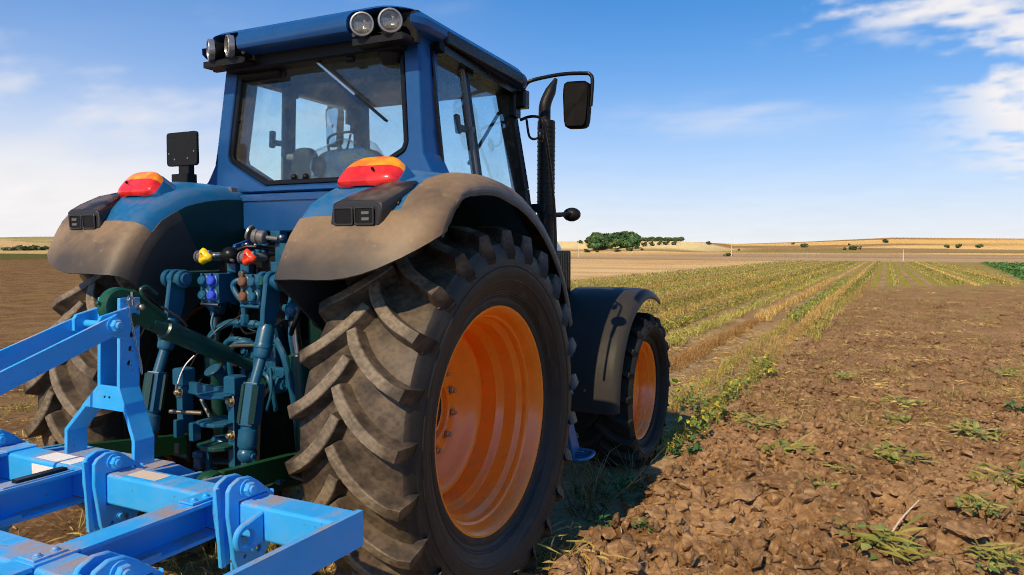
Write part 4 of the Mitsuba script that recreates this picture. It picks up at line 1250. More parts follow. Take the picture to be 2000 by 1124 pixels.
for s in (1, -1):
    fix = (lambda m: m) if s > 0 else mirror
    J = V(0.278, -0.626, 1.419)
    # lift arm from the cross shaft back to the joint
    arm = xplate([(-0.14, 1.30), (-0.10, 1.44), (-0.20, 1.455), (-0.60, 1.452), (-0.655, 1.440), (-0.665, 1.405), (-0.62, 1.386), (-0.40, 1.372), (-0.30, 1.28), (-0.18, 1.22)], 0.235, 0.262, 0.005)
    lk_part('lift_arm', fix(arm), 'hitch_green')
    ak = key(TR + '__lift_rod')
    put(key(ak + '__clevis'), fix(join(xplate(Polygon([(-0.690, 1.20), (-0.630, 1.20), (-0.592, 1.31), (-0.585, 1.42), (-0.665, 1.42), (-0.684, 1.30)]).union(Point(-0.626, 1.42).buffer(0.041)), 0.268, 0.291, 0.005))), 'hitch_blue')
    put(key(ak + '__pin'), fix(join(cyl(J + V(-0.065, 0, 0), J + V(0.062, 0, 0), 0.027), cyl(J + V(0.035, 0, 0), J + V(0.060, 0, 0), 0.040), hexbolt(J + V(0.060, 0, 0), (1, 0, 0), 0.016, 0.012, False, 0.01), cyl(J + V(-0.055, 0, 0), J + V(-0.030, 0, 0), 0.040))), 'hitch_blue')
    a, b = V(0.279, -0.655, 1.245), V(0.281, -0.690, 1.115)
    put(key(ak + '__upper_tube'), fix(lathe([(0, 0), (0.026, 0.0), (0.034, 0.022), (0.035, 0.075), (0.038, 0.080), (0.038, 0.096), (0.035, 0.100), (0.035, 0.125), (0.029, 0.136), (0.0, 0.136)], a, b - a, 24)), 'hitch_blue')
    put(key(ak + '__threaded_rod'), fix(cyl(b, V(0.282, -0.735, 1.00), 0.021)), 'hitch_blue')
    p, q = V(0.282, -0.731, 1.022), V(0.282, -0.764, 0.855)
    d = unit(q - p)
    hx = lathe([(0, 0), (0.040, 0.0), (0.042, 0.004), (0.042, 0.164), (0.040, 0.168), (0, 0.168)], p, d, 6, (1, 0, 0))
    fins = [bar(p + 0.008 * d + V(math.cos(t), 0, 0) * 0.04 + np.cross(d, V(1, 0, 0)) * math.sin(t) * 0.04, p + 0.160 * d + V(math.cos(t), 0, 0) * 0.04 + np.cross(d, V(1, 0, 0)) * math.sin(t) * 0.04, 0.010, 0.022, V(-math.sin(t), 0, 0) + np.cross(d, V(1, 0, 0)) * math.cos(t), 0.002) for t in (0.6, 1.9, 3.6, 5.2)]
    put(key(ak + '__turnbuckle'), fix(hx), 'hitch_blue')
    for fn_ in fins:
        put(key(ak + '__fin'), fix(fn_), 'dark_green')
    put(key(ak + '__lower_tube'), fix(lathe([(0, -0.02), (0.028, -0.02), (0.029, 0.020), (0.037, 0.026), (0.038, 0.06), (0.038, 0.085), (0.030, 0.098), (0, 0.098)], V(0.282, -0.762, 0.865), (0, -0.10, -0.995), 20)), 'hitch_blue')
    # fork down to the lower link
    for yy in (-0.805, -0.745):
        put(key(ak + '__fork'), fix(prism(rect(0.020, 0.030, 0.004), (0.283, -0.777, 0.745), (0.290, yy - 0.012, 0.555), (1, 0, 0), 0.003)), 'hitch_blue')
    put(key(ak + '__fork_head'), fix(join(ball((0.282, -0.777, 0.745), 0.034, 2), hexbolt((0.315, -0.78, 0.742), (1, 0, 0), 0.013, 0.012))), 'hitch_blue')
    # assistor ram: chrome rod above a green barrel
    c0, c1, c2 = V(0.232, -0.456, 1.245), V(0.252, -0.448, 1.10), V(0.275, -0.42, 0.62)
    rk = key(TR + '__assistor_ram')
    put(key(rk + '__rod'), fix(cyl(c0, c1, 0.021)), 'steel')
    put(key(rk + '__barrel'), fix(lathe([(0, 0), (0.030, 0.0), (0.046, 0.004), (0.046, 0.42), (0.04, 0.44), (0, 0.44)], c1, c2 - c1, 24)), 'hitch_green')
    put(key(rk + '__clevis'), fix(join(ball(c0 + V(0, 0, 0.045), 0.036), xplate([(-0.49, 1.25), (-0.42, 1.25), (-0.36, 1.40), (-0.44, 1.44)], 0.215, 0.235), cyl(c0 + V(-0.05, 0, 0.05), c0 + V(0.05, 0, 0.05), 0.018))), 'hitch_blue')
    # lower link
    lo = join(bar((0.26, 0.0, 0.60), (0.40, -1.02, 0.715), 0.035, 0.085, ch=0.008), ball((0.402, -1.055, 0.72), 0.052, 2, (0.8, 1, 1)), lathe([(0, 0.03), (0.045, 0.03), (0.045, -0.03), (0, -0.03)], (0.402, -1.055, 0.72), (1, 0, 0), 20))
    lk_part('lower_link', fix(lo), 'lower_green')
    lk_part('link_bolt', fix(hexbolt((0.265 if s > 0 else 0.24, -0.50, 0.665), (1 if s > 0 else -1, 0, 0), 0.016, 0.012)), 'hitch_blue')
    lk_part('check_chain', fix(tube([(0.20, -0.25, 0.52), (0.30, -0.45, 0.56), (0.345, -0.62, 0.64)], 0.013)), 'hitch_blue')
    # cross shaft bearing, rear axle trumpet bolts
    lk_part('axle_housing', fix(lathe([(0, 0), (0.15, 0.0), (0.155, 0.03), (0.155, 0.10), (0.12, 0.13), (0.11, 0.30), (0, 0.30)], (0.28, 0.0, 0.8), (1, 0, 0), 28)), 'hitch_green')
lk_part('cross_shaft', cyl((-0.262, -0.14, 1.40), (0.262, -0.14, 1.40), 0.040))

# top link from the gearbox to the implement's mast
tk = key(TR + '__top_link')
labels[tk] = {'label': 'dark green top link running up to the mast'}
hd, g0 = V(-0.012, -1.095, 1.325), V(0.012, -0.47, 1.03)
d = unit(g0 - hd)
cam = Point(-1.100, 1.338).buffer(0.066, quad_segs=10).union(Polygon([(-1.10, 1.404), (-1.04, 1.392), (-0.905, 1.292), (-0.925, 1.232), (-1.03, 1.268), (-1.12, 1.276)])).buffer(0.004)
put(key(tk + '__hook_head'), xplate(cam, -0.034, 0.012, 0.008), 'mid_green')
put(key(tk + '__tube'), lathe([(0, 0.14), (0.028, 0.14), (0.030, 0.20), (0.040, 0.205), (0.041, 0.235), (0.038, 0.24), (0.038, 0.52), (0.030, 0.535), (0.024, 0.54), (0.024, 0.69), (0, 0.69)], hd, d, 26), 'hitch_green')
put(key(tk + '__handle'), tube([hd + d * 0.20 + V(0.02, 0, 0.04), hd + d * 0.10 + V(0.03, 0, 0.075), hd + d * 0.075 + V(0.03, 0, 0.10), hd + d * 0.10 + V(0.03, 0, 0.125), hd + d * 0.15 + V(0.03, 0, 0.115)], 0.007, 8), 'hitch_green')
put(key(tk + '__catch'), join(tube([hd + d * 0.17 + V(0.03, 0, 0.075), hd + d * 0.25 + V(0.035, 0, 0.06), hd + d * 0.30 + V(0.02, 0, 0.045)], 0.005, 8), tube([hd + V(0.015, 0.075, 0.075), hd + V(0.02, 0.11, 0.072), hd + V(0.02, 0.13, 0.06)], 0.004, 6)), 'dull_steel')
put(key(tk + '__grease_nipple'), cyl((-0.011, -1.165, 1.352), (-0.011, -1.182, 1.356), 0.007, n=8), 'mid_green')
put(key(tk + '__bracket'), join(xplate([(-0.50, 0.98), (-0.43, 0.98), (-0.26, 1.0), (-0.26, 1.20), (-0.34, 1.20), (-0.50, 1.07)], 0.035, 0.055, 0.004), xplate([(-0.50, 0.98), (-0.43, 0.98), (-0.26, 1.0), (-0.26, 1.20), (-0.34, 1.20), (-0.50, 1.07)], -0.035, -0.015, 0.004), cyl((-0.05, -0.465, 1.025), (0.07, -0.465, 1.025), 0.016)), 'hitch_blue')

# coupling blocks with caps
for name, cx, caps in (('left', -0.150, ('hitch_blue', 'blue_cap', 'hitch_blue', 'blue_cap')), ('right', 0.092, ('brown_cap', 'hitch_blue', 'brown_cap', 'hitch_blue'))):
    ck = key(TR + '__coupling_block')
    labels[ck] = {'label': 'block of four hydraulic couplings, %s' % ('blue caps' if name == 'left' else 'brown dust caps')}
    y0 = -0.56
    put(key(ck + '__body'), cbox((cx, y0 + 0.05, 1.378), (0.112, 0.11, 0.128), 0.006), 'hitch_blue')
    for i, cap in enumerate(caps):
        o = V(cx + (-0.027, 0.027)[i % 2], y0 - 0.004, 1.378 + (0.032, -0.032)[i // 2])
        put(key(ck + '__cap'), join(lathe([(0, 0.026), (0.017, 0.024), (0.0215, 0.018), (0.0215, 0.004), (0.025, 0.002), (0.025, 0.0)], o, (0, -1, 0.1), 20), cbox(o + V(0, -0.012, 0.026), (0.012, 0.016, 0.016), 0.003)), cap)
        put(key(ck + '__ring'), tube([o + V(0.0275 * math.cos(t), -0.003, 0.0275 * math.sin(t)) for t in np.linspace(0, 2 * PI, 19)], 0.0028, 6, 0, False), 'hitch_blue')
    put(key(ck + '__rail'), cyl((cx - 0.055, y0 + 0.0, 1.306), (cx + 0.055, y0 + 0.0, 1.306), 0.008), 'steel' if name == 'left' else 'hitch_blue')

# air couplings with coloured butterfly caps, trailer socket, lever ball
def air_coupling(o, cap):
    ak = key(TR + '__air_coupling')
    put(key(ak + '__body'), join(cyl(o + V(-0.040, 0.0, 0), o + V(-0.010, 0.0, 0), 0.024), cyl(o + V(-0.048, 0, 0), o + V(-0.040, 0, 0), 0.028), cyl(o + V(0, 0.01, 0), o + V(0, 0.09, 0.0), 0.02)), 'mid_grey')
    rows = []
    for y, g in ((0.0, 0.0), (0.0, 0.9), (-0.010, 1.0), (-0.022, 0.8), (-0.026, 0.45), (-0.014, 0.25), (-0.012, 0.0)):
        rows.append([(o[0] + 0.008 + 0.034 * g * math.cos(a) * (1 + 0.22 * math.cos(3 * a + 0.5)), o[1] + y - 0.004, o[2] + 0.034 * g * math.sin(a) * (1 + 0.22 * math.cos(3 * a + 0.5))) for a in np.arange(30) * 2 * PI / 30])
    put(key(ak + '__butterfly_cap'), outward(grid(np.array(rows), True)), cap, 50)
    put(key(ak + '__clip'), cbox(o + V(0.030, -0.006, 0.022), (0.012, 0.02, 0.016), 0.003), 'steel')
    return ak


labels[air_coupling(V(-0.205, -0.53, 1.515), 'yellow_cap')] = {'label': 'air brake coupling with a yellow butterfly cap'}
labels[air_coupling(V(0.060, -0.53, 1.512), 'red_cap')] = {'label': 'air brake coupling with a red butterfly cap'}
lk_part('hose_bulb', join(ball((-0.075, -0.51, 1.522), 0.040, 3, (1.05, 1, 0.95)), tube([(-0.045, -0.50, 1.545), (-0.01, -0.47, 1.56), (0.06, -0.44, 1.555), (0.12, -0.40, 1.54)], 0.010), cyl((-0.125, -0.52, 1.525), (-0.108, -0.515, 1.525), 0.012)), 'gloss_black')
lk_part('hose_bulb_nipple', join(cyl((-0.152, -0.525, 1.522), (-0.110, -0.52, 1.525), 0.008), ball((-0.155, -0.525, 1.522), 0.011, 1), cyl((-0.03, -0.55, 1.502), (-0.01, -0.555, 1.50), 0.007)), 'steel')
sk = key(TR + '__trailer_socket')
labels[sk] = {'label': 'grey trailer socket with a hinged lid'}
put(key(sk + '__barrel'), lathe([(0, 0), (0.030, 0.0), (0.033, 0.006), (0.033, 0.020), (0.029, 0.022), (0.029, 0.050), (0.022, 0.056), (0.010, 0.058), (0.009, 0.11), (0, 0.11)], (0.060, -0.505, 1.605), (0.90, 0.30, -0.10), 26), 'mid_grey')
put(key(sk + '__lid'), cyl((0.052, -0.512, 1.618), (0.042, -0.516, 1.622), 0.036), 'lamp_ring')
for c_, r_ in (((0.075, -0.56, 1.570), 0.009), ((0.115, -0.55, 1.568), 0.007), ((0.185, -0.47, 1.600), 0.014)):
    put(key(sk + '__screw'), ball(c_, r_, 1), 'steel')
lk_part('socket_bracket', join(cbox((0.140, -0.44, 1.605), (0.055, 0.05, 0.05)), cbox((0.145, -0.43, 1.54), (0.04, 0.04, 0.14)), cbox((0.19, -0.44, 1.545), (0.05, 0.05, 0.06))), 'hitch_blue')
lk_part('valve_stack', cbox((-0.02, -0.36, 1.46), (0.42, 0.16, 0.14), 0.01), 'black_plastic')
lk_part('valve_stack', cbox((0.0, -0.28, 1.27), (0.30, 0.10, 0.26), 0.01), 'black_plastic')
for x in (-0.12, -0.02, 0.02, 0.17, 0.22):
    lk_part('spool_valve', cyl((x, -0.40, 1.53), (x, -0.40, 1.575), 0.016, n=12))
for x in (-0.10, -0.02, 0.16, 0.22):
    lk_part('valve_block', cbox((x, -0.47, 1.47), (0.05, 0.04, 0.05), 0.006))
lk_part('lever_plate', xplate([(-0.50, 1.40), (-0.40, 1.38), (-0.34, 1.60), (-0.45, 1.57)], -0.125, -0.110), 'tractor_blue')
for x, z in ((-0.02, 1.44), (0.02, 1.40), (0.17, 1.43), (0.215, 1.47), (-0.01, 1.36)):
    lk_part('valve_cap', cyl((x, -0.48, z), (x, -0.51, z), 0.015, n=14), 'dull_steel')

# pipes and hoses
pipes = [([(0.02, -0.50, 1.425), (-0.018, -0.53, 1.411), (-0.035, -0.535, 1.388), (-0.012, -0.535, 1.35), (0.018, -0.53, 1.318), (0.022, -0.53, 1.28), (0.022, -0.525, 1.235)], 0.0125, 'hitch_blue'),
         ([(-0.245, -0.42, 0.95), (-0.245, -0.46, 1.05), (-0.226, -0.50, 1.13), (-0.185, -0.505, 1.18), (-0.087, -0.51, 1.224), (0.0, -0.51, 1.224), (0.10, -0.50, 1.22), (0.17, -0.48, 1.21)], 0.0150, 'hitch_blue'),
         ([(0.135, -0.52, 1.235), (0.160, -0.505, 1.19), (0.195, -0.50, 1.135), (0.228, -0.50, 1.07), (0.250, -0.48, 0.92), (0.255, -0.46, 0.78)], 0.0150, 'hitch_blue'),
         ([(-0.140, -0.47, 0.90), (-0.138, -0.50, 1.03), (-0.128, -0.505, 1.105), (-0.095, -0.505, 1.145), (-0.04, -0.50, 1.150), (0.0, -0.47, 1.14)], 0.0130, 'hitch_blue'),
         ([(-0.082, -0.48, 0.86), (-0.082, -0.515, 1.02), (-0.070, -0.52, 1.10), (-0.040, -0.515, 1.135), (0.0, -0.50, 1.142), (0.03, -0.47, 1.13)], 0.0140, 'hitch_blue'),
         ([(-0.10, -0.40, 1.30), (-0.12, -0.45, 1.20), (-0.08, -0.50, 1.10), (-0.10, -0.50, 1.0)], 0.009, 'gloss_black'),
         ([(0.03, -0.48, 1.33), (0.005, -0.50, 1.26), (0.02, -0.51, 1.21), (0.09, -0.50, 1.19), (0.17, -0.50, 1.22), (0.22, -0.50, 1.25)], 0.006, 'gloss_black'),
         ([(0.0, -0.52, 1.30), (-0.02, -0.52, 1.24), (0.03, -0.53, 1.185), (0.12, -0.52, 1.20)], 0.005, 'gloss_black'),
         ([(-0.15, -0.45, 0.93), (-0.13, -0.52, 1.05), (-0.05, -0.55, 1.12), (0.05, -0.55, 1.135), (0.14, -0.54, 1.14)], 0.0075, 'dull_steel'),
         ([(0.26, -0.50, 1.19), (0.30, -0.52, 1.24), (0.33, -0.50, 1.33)], 0.010, 'gloss_black'),
         ([(0.20, -0.56, 1.05), (0.215, -0.57, 0.96), (0.19, -0.57, 0.88), (0.17, -0.55, 0.86)], 0.006, 'hitch_blue'),
         ([(0.10, -0.52, 1.02), (0.16, -0.54, 1.01), (0.19, -0.54, 0.95), (0.19, -0.52, 0.86)], 0.010, 'hitch_blue'),
         ([(-0.22, -0.40, 0.80), (-0.21, -0.44, 0.95), (-0.19, -0.44, 1.08), (-0.16, -0.40, 1.2)], 0.010, 'hitch_blue'),
         ([(0.22, -0.42, 1.30), (0.225, -0.47, 1.20), (0.235, -0.46, 1.08)], 0.007, 'hitch_blue'),
         ([(-0.18, -0.5, 1.30), (-0.165, -0.54, 1.22), (-0.14, -0.54, 1.17)], 0.006, 'hitch_blue')]
for p, r, m in pipes:
    lk_part('pipe' if m == 'hitch_blue' else 'hose', tube(p, r, 10, 6), m)
for o, d_ in (((-0.03, -0.511, 1.2245), (1, 0, 0)), ((0.05, -0.507, 1.2235), (1, 0, 0)), ((0.022, -0.524, 1.248), (0, 0, 1)), ((0.10, -0.50, 1.22), (1, 0, 0)), ((0.165, -0.505, 1.185), (0.35, 0, -1))):
    lk_part('pipe_fitting', lathe([(0, -0.02), (0.018, -0.02), (0.020, -0.012), (0.020, 0.012), (0.018, 0.02), (0, 0.02)], o, d_, 6))
lk_part('release_cable', tube([(0.03, -0.50, 1.28), (-0.05, -0.60, 1.21), (-0.10, -0.66, 1.12), (-0.125, -0.69, 1.05)], 0.0035, 6), 'gloss_black')
lk_part('release_cable', tube([(-0.100, -0.69, 1.10), (-0.120, -0.72, 1.06), (-0.132, -0.74, 1.01), (-0.138, -0.75, 0.965)], 0.0030, 6), 'white_label')
lk_part('cable_ferrule', cyl((-0.137, -0.75, 0.985), (-0.139, -0.752, 0.962), 0.006, n=8), 'steel')

# pick-up hitch carrier in the middle: frame plates, clevis, drawbar, bolts
hk = key(TR + '__pickup_hitch')
labels[hk] = {'label': 'blue pick-up hitch carrier with two upright plates and clevis'}
hput = lambda n, m, b='hitch_blue', sm=35: put(key(hk + '__' + n), m, b, sm)
for x, z0, z1 in ((-0.150, 0.765, 1.045), (0.150, 0.660, 1.035)):
    hput('upright', bar((x, -0.70, z0), (x, -0.70, z1 - 0.075), 0.034, 0.055, (0, 1, 0), 0.004))
    hput('upright_head', prism([(-0.034, -0.032), (0.026, -0.032), (0.026, 0.032), (-0.034, 0.032)], (x, -0.70, z1 - 0.0745), (x, -0.70, z1), (0, 1, 0), 0.006))
    for z in (z1 - 0.100, z1 - 0.240):
        if z > z0 + 0.02:
            hput('bolt', hexbolt((x, -0.7275, z), (0, -1, 0), 0.017, 0.013, True, 0.010), 'zinc')
hput('bolt', hexbolt((-0.168, -0.71, 0.93), (-1, -0.4, 0), 0.016, 0.012), 'zinc')
hput('bolt', hexbolt((-0.168, -0.71, 0.80), (-1, -0.4, 0), 0.016, 0.012), 'zinc')
hput('cross_bar', bar((-0.132, -0.690, 0.962), (0.132, -0.690, 0.948), 0.022, 0.048, ch=0.004))
ear = Polygon([(-0.150, -0.71), (-0.02, -0.70), (-0.02, -0.775), (-0.07, -0.80), (-0.130, -0.795), (-0.150, -0.77)]).buffer(0.010)
from shapely import affinity as _aff
ear = _aff.scale(ear, -1, 1, origin=(0, 0))                     # frame(+z, up y): local x = -x
for z, h_, m_ in ((0.950, 0.014, 'hitch_blue'), (0.836, 0.016, 'hitch_blue'), (0.740, 0.018, 'hitch_green')):
    hput('clevis_ear', prism(ear, (0, 0, z), (0, 0, z + h_), (0, 1, 0), 0.004), m_)
hput('clevis_post', bar((-0.028, -0.755, 0.759), (-0.028, -0.755, 0.835), 0.024, 0.040, (0, 1, 0)))
hput('clevis_post', bar((-0.135, -0.745, 0.759), (-0.135, -0.745, 0.835), 0.018, 0.040, (0, 1, 0)))
hput('hitch_pin', cyl((-0.110, -0.81, 0.882), (0.010, -0.75, 0.876), 0.009), 'dull_steel')
hput('hitch_pin', cyl((-0.110, -0.775, 0.700), (-0.110, -0.775, 0.740), 0.012), 'dull_steel')
hput('locking_pin', cyl((-0.005, -0.74, 0.930), (0.075, -0.765, 0.868), 0.0080), 'zinc')
hput('locking_pin', cyl((-0.022, -0.725, 0.922), (0.058, -0.745, 0.860), 0.0058), 'zinc')
for z, r in ((0.836, 0.052), (0.752, 0.056)):
    hput('hitch_jaw', lathe([(0.026, -0.010), (r, -0.012), (r + 0.006, 0.0), (r, 0.012), (0.030, 0.006), (0.026, -0.010)], (0.055, -0.665, z), (0, 0.12, 1), 28))
hput('jaw_web', cbox((0.085, -0.62, 0.79), (0.08, 0.04, 0.15), 0.01))
hput('guide_plate', join(bar((-0.040, -0.66, 0.50), (-0.048, -0.68, 0.735), 0.026, 0.018, (0, 1, 0)), cbox((-0.036, -0.67, 0.60), (0.042, 0.045, 0.045), 0.01)))
hput('eye_bolt', join(tube([V(-0.095, -0.74, 0.615) + V(0.032 * math.cos(t), 0.02 * math.sin(t), 0.010 * math.cos(t)) for t in np.linspace(0, 2 * PI, 19)], 0.007, 8, 0, False), cyl((-0.075, -0.70, 0.62), (-0.075, -0.70, 0.67), 0.020), cyl((-0.075, -0.70, 0.668), (-0.075, -0.70, 0.695), 0.024, n=6)))
hput('drawbar', bar((0.0, 0.0, 0.44), (-0.02, -0.78, 0.47), 0.07, 0.032, ch=0.006), 'hitch_green')
hput('pto_guard', lathe([(0.060, 0.0), (0.075, 0.0), (0.080, 0.08), (0.066, 0.08), (0.060, 0.0)], (0.0, -0.40, 0.72), (0, -1, 0), 28), 'gloss_black')
hput('pto_shaft', lathe([(0, 0.12), (0.018, 0.118), (0.020, 0.11), (0.020, 0.0), (0, 0)], (0.0, -0.40, 0.72), (0, -1, 0), 12), 'dull_steel')
lk_part('carrier_plate', xplate([(-0.62, 0.60), (-0.34, 0.60), (-0.30, 1.0), (-0.44, 1.03), (-0.60, 0.92)], 0.16, 0.185, 0.004), 'black_plastic')
lk_part('carrier_plate', xplate([(-0.60, 0.60), (-0.34, 0.60), (-0.30, 1.0), (-0.44, 1.03), (-0.58, 0.92)], -0.275, -0.25, 0.004), 'black_plastic')
lk_part('filler_neck', tube([(-0.140, -0.44, 0.86), (-0.140, -0.48, 0.94), (-0.150, -0.53, 1.005)], 0.022, 16))
lk_part('filler_cap', lathe([(0, 0.016), (0.036, 0.014), (0.040, 0.009), (0.038, 0.0), (0, 0)], (-0.158, -0.54, 1.006), (-0.1, -0.55, 0.85), 24))
lk_part('cover_plate', cbox((0.03, -0.44, 1.075), (0.19, 0.05, 0.12), 0.012))
lk_part('cover_plate', cbox((0.16, -0.46, 0.99), (0.12, 0.04, 0.09), 0.008))
for x, z in ((-0.04, 1.035), (0.09, 1.03), (0.125, 1.02), (0.195, 1.01), (0.10, 1.11), (-0.03, 1.10), (0.135, 0.965), (0.20, 0.96), (0.02, 0.99)):
    lk_part('cover_bolt', hexbolt((x, -0.480, z), (0, -1, 0), 0.016, 0.012))
lk_part('bracket', join(bar((0.075, -0.52, 0.925), (0.18, -0.52, 0.945), 0.02, 0.012), xplate([(-0.55, 0.93), (-0.44, 0.93), (-0.44, 1.0), (-0.50, 1.0)], 0.175, 0.188, 0.003)), 'hitch_blue')
lk_part('rubber_stop', cbox((-0.02, -0.545, 1.06), (0.032, 0.02, 0.042), 0.005), 'dull_steel')
lk_part('ground_socket', hexbolt((0.335, -0.50, 0.80), (0.5, -1, 0), 0.018, 0.03), 'hitch_green')
lk_part('exhaust_elbow', tube([(0.36, -0.44, 0.595), (0.18, -0.45, 0.595), (0.115, -0.46, 0.585), (0.090, -0.47, 0.555)], 0.017), 'dull_steel')
lk_part('stabiliser', bar((0.155, -0.47, 0.52), (0.155, -0.47, 0.80), 0.030, 0.02, (0, 1, 0)), 'hitch_blue')

# ------------------------------------------------------------------ the cultivator hitched behind
CV = thing('cultivator', 'light blue cultivator frame hitched behind the tractor, with welded beams and an A-shaped mast', 'cultivator')
cp = lambda name, mesh, bsdf='frame_blue', smooth=35, label=None, kind=None: part(CV, name, mesh, bsdf, smooth, label=label, kind=kind)
TOP = 0.790


def tube_beam(x0, x1, y0, y1, h=0.105):
    sec = rect(y1 - y0, h, 0.012)
    return prism(sec, (x0, (y0 + y1) / 2, TOP - h / 2), (x1, (y0 + y1) / 2, TOP - h / 2), (0, 0, 1), 0.002)


cp('front_beam', tube_beam(-1.16, 1.144, -1.288, -1.180))
cp('rear_beam', tube_beam(-1.16, 1.144, -1.850, -1.735, 0.110))
cp('third_beam', tube_beam(-1.16, 1.144, -2.45, -2.335, 0.110))
for s in (1, -1):
    cp('edge_bar', bar((s * 1.155, -1.176, TOP - 0.050), (s * 1.155, -2.60, TOP - 0.050), 0.020, 0.104, ch=0.002))
chan = lambda w, h, t: Polygon([(-w, -h / 2), (0, -h / 2), (0, -h / 2 + t), (-w + t, -h / 2 + t), (-w + t, h / 2 - t), (0, h / 2 - t), (0, h / 2), (-w, h / 2)])
for xr in (-0.385, 0.062, 0.715, -0.86):
    h = 0.116
    for ya, yb in ((-1.2895, -1.7335), (-1.8515, -2.334)):
        # frame(-y, up z): local x = up x dir = +x, so the channel opens to the right
        m = prism(chan(0.082, h, 0.011), (xr, ya, TOP + 0.004 - h / 2), (xr, yb, TOP + 0.004 - h / 2), (0, 0, 1), 0.0015)
        cp('channel_beam', m)
    for yc in (-1.234, -1.792):
        cp('cover_strip', cbox((xr - 0.041, yc, TOP + 0.0035), (0.082, 0.114 if yc > -1.5 else 0.116, 0.006), 0.0015))
    cp('weld_angle', bar((xr - 0.004, -1.50, TOP - 0.098), (xr - 0.004, -1.60, TOP - 0.098), 0.006, 0.018, ch=0.001))
for x, y in ((0.675, -1.345), (0.672, -1.800), (0.022, -1.80)):
    cp('clip_plate', cbox((x, y, TOP + 0.0095), (0.062, 0.085, 0.006), 0.0015))
    for d in (-0.022, 0.022):
        cp('clip_bolt', join(cyl((x + 0.012, y + d, TOP + 0.012), (x + 0.012, y + d, TOP + 0.015), 0.011), ball((x + 0.012, y + d, TOP + 0.0165), 0.0085, 1, (1, 1, 0.7))))

# tine clamps: two cheek plates each side of the beam, bolted
cheek = Polygon([(-1.330, 0.832), (-1.318, 0.848), (-1.285, 0.862), (-1.245, 0.858), (-1.215, 0.838), (-1.150, 0.782), (-1.150, 0.792), (-1.142, 0.690), (-1.160, 0.640), (-1.185, 0.600), (-1.205, 0.590), (-1.225, 0.596), (-1.245, 0.592), (-1.300, 0.588), (-1.312, 0.620), (-1.332, 0.760)]).buffer(0)
beamhole = sbox(-1.2905, TOP - 0.1075, -1.1775, TOP + 0.0025)
cheek_f = cheek.difference(Point(-1.215, 0.625).buffer(0.010)).difference(Point(-1.270, 0.618).buffer(0.006))
# the cheek straddles the beam: only what lies behind, above and below it is plate
cheek_f = cheek_f.difference(beamhole)
cheek_f = max(cheek_f.geoms, key=lambda g: g.area) if hasattr(cheek_f, 'geoms') else cheek_f


def clamp(x, dy=0.0):
    from shapely import affinity as af
    sh = af.translate(cheek_f, 0, 0)
    k = key(CV + '__tine_clamp')
    for i, (a, b) in enumerate(((x - 0.062, x - 0.046), (x - 0.010, x + 0.006))):
        m = xplate(sh, a, b, 0.0022)
        put(key(k + '__cheek'), moved(m, t=(0, dy, 0)), 'frame_blue')
    # a strap bent between the cheeks, leaning like a wedge
    m = prism([(-0.010, -0.115), (0.004, -0.115), (0.020, 0.12), (0.010, 0.12)], (x - 0.030, -1.338 + dy, 0.715), (x - 0.030, -1.318 + dy, 0.715), (0, 0, 1), 0.002)
    put(key(k + '__wedge'), m, 'frame_blue')
    p = V(x + 0.006, -1.262 + dy, 0.826)
    put(key(k + '__bolt'), join(cyl(p, p + V(0.005, 0, 0), 0.027, n=20), hexbolt(p + V(0.004, 0, 0), (1, 0, 0), 0.0215, 0.018, False, 0.010)), 'frame_blue')
    p = V(x + 0.006, -1.245 + dy, 0.636)
    put(key(k + '__bolt'), hexbolt(p, (1, 0, 0), 0.009, 0.010), 'frame_blue')
    put(key(k + '__stop'), cyl((x - 0.058, -1.275 + dy, 0.60), (x + 0.003, -1.275 + dy, 0.60), 0.010), 'dull_steel')
    sh_ = [(x - 0.028, -1.255 + dy, 0.66), (x - 0.028, -1.255 + dy, 0.42), (x - 0.028, -1.30 + dy, 0.24), (x - 0.028, -1.28 + dy, 0.10), (x - 0.028, -1.17 + dy, 0.0)]
    p = smooth_path(sh_, 5)
    rows = []
    for i, q in enumerate(p):
        t = unit(p[min(i + 1, len(p) - 1)] - p[max(i - 1, 0)])
        n = np.cross(t, V(1, 0, 0))
        rows.append([q + V(a * 0.015, 0, 0) + n * b * 0.030 for a, b in ((-1, -1), (1, -1), (1, 1), (-1, 1))])
    rows = [np.repeat(p[:1], 4, 0)] + rows + [np.repeat(p[-1:], 4, 0)]
    put(key(k + '__tine'), outward(grid(np.array(rows), True)), 'frame_blue', False)
    return k


for x, dy in ((0.170, 0), (0.785, 0), (-0.500, 0), (0.985, -0.562), (-0.20, -0.562)):
    clamp(x, dy)
# lifting eye on the front beam near its right end
ringp = Point(-1.352, 0.720).buffer(0.042).union(Polygon([(-1.352, 0.762), (-1.289, 0.778), (-1.289, 0.690), (-1.352, 0.678)]))
ringp = Polygon(ringp.exterior, [Point(-1.352, 0.720).buffer(0.024).exterior.coords[::-1]])
cp('lifting_eye', xplate(ringp, 0.868, 0.888, 0.004))

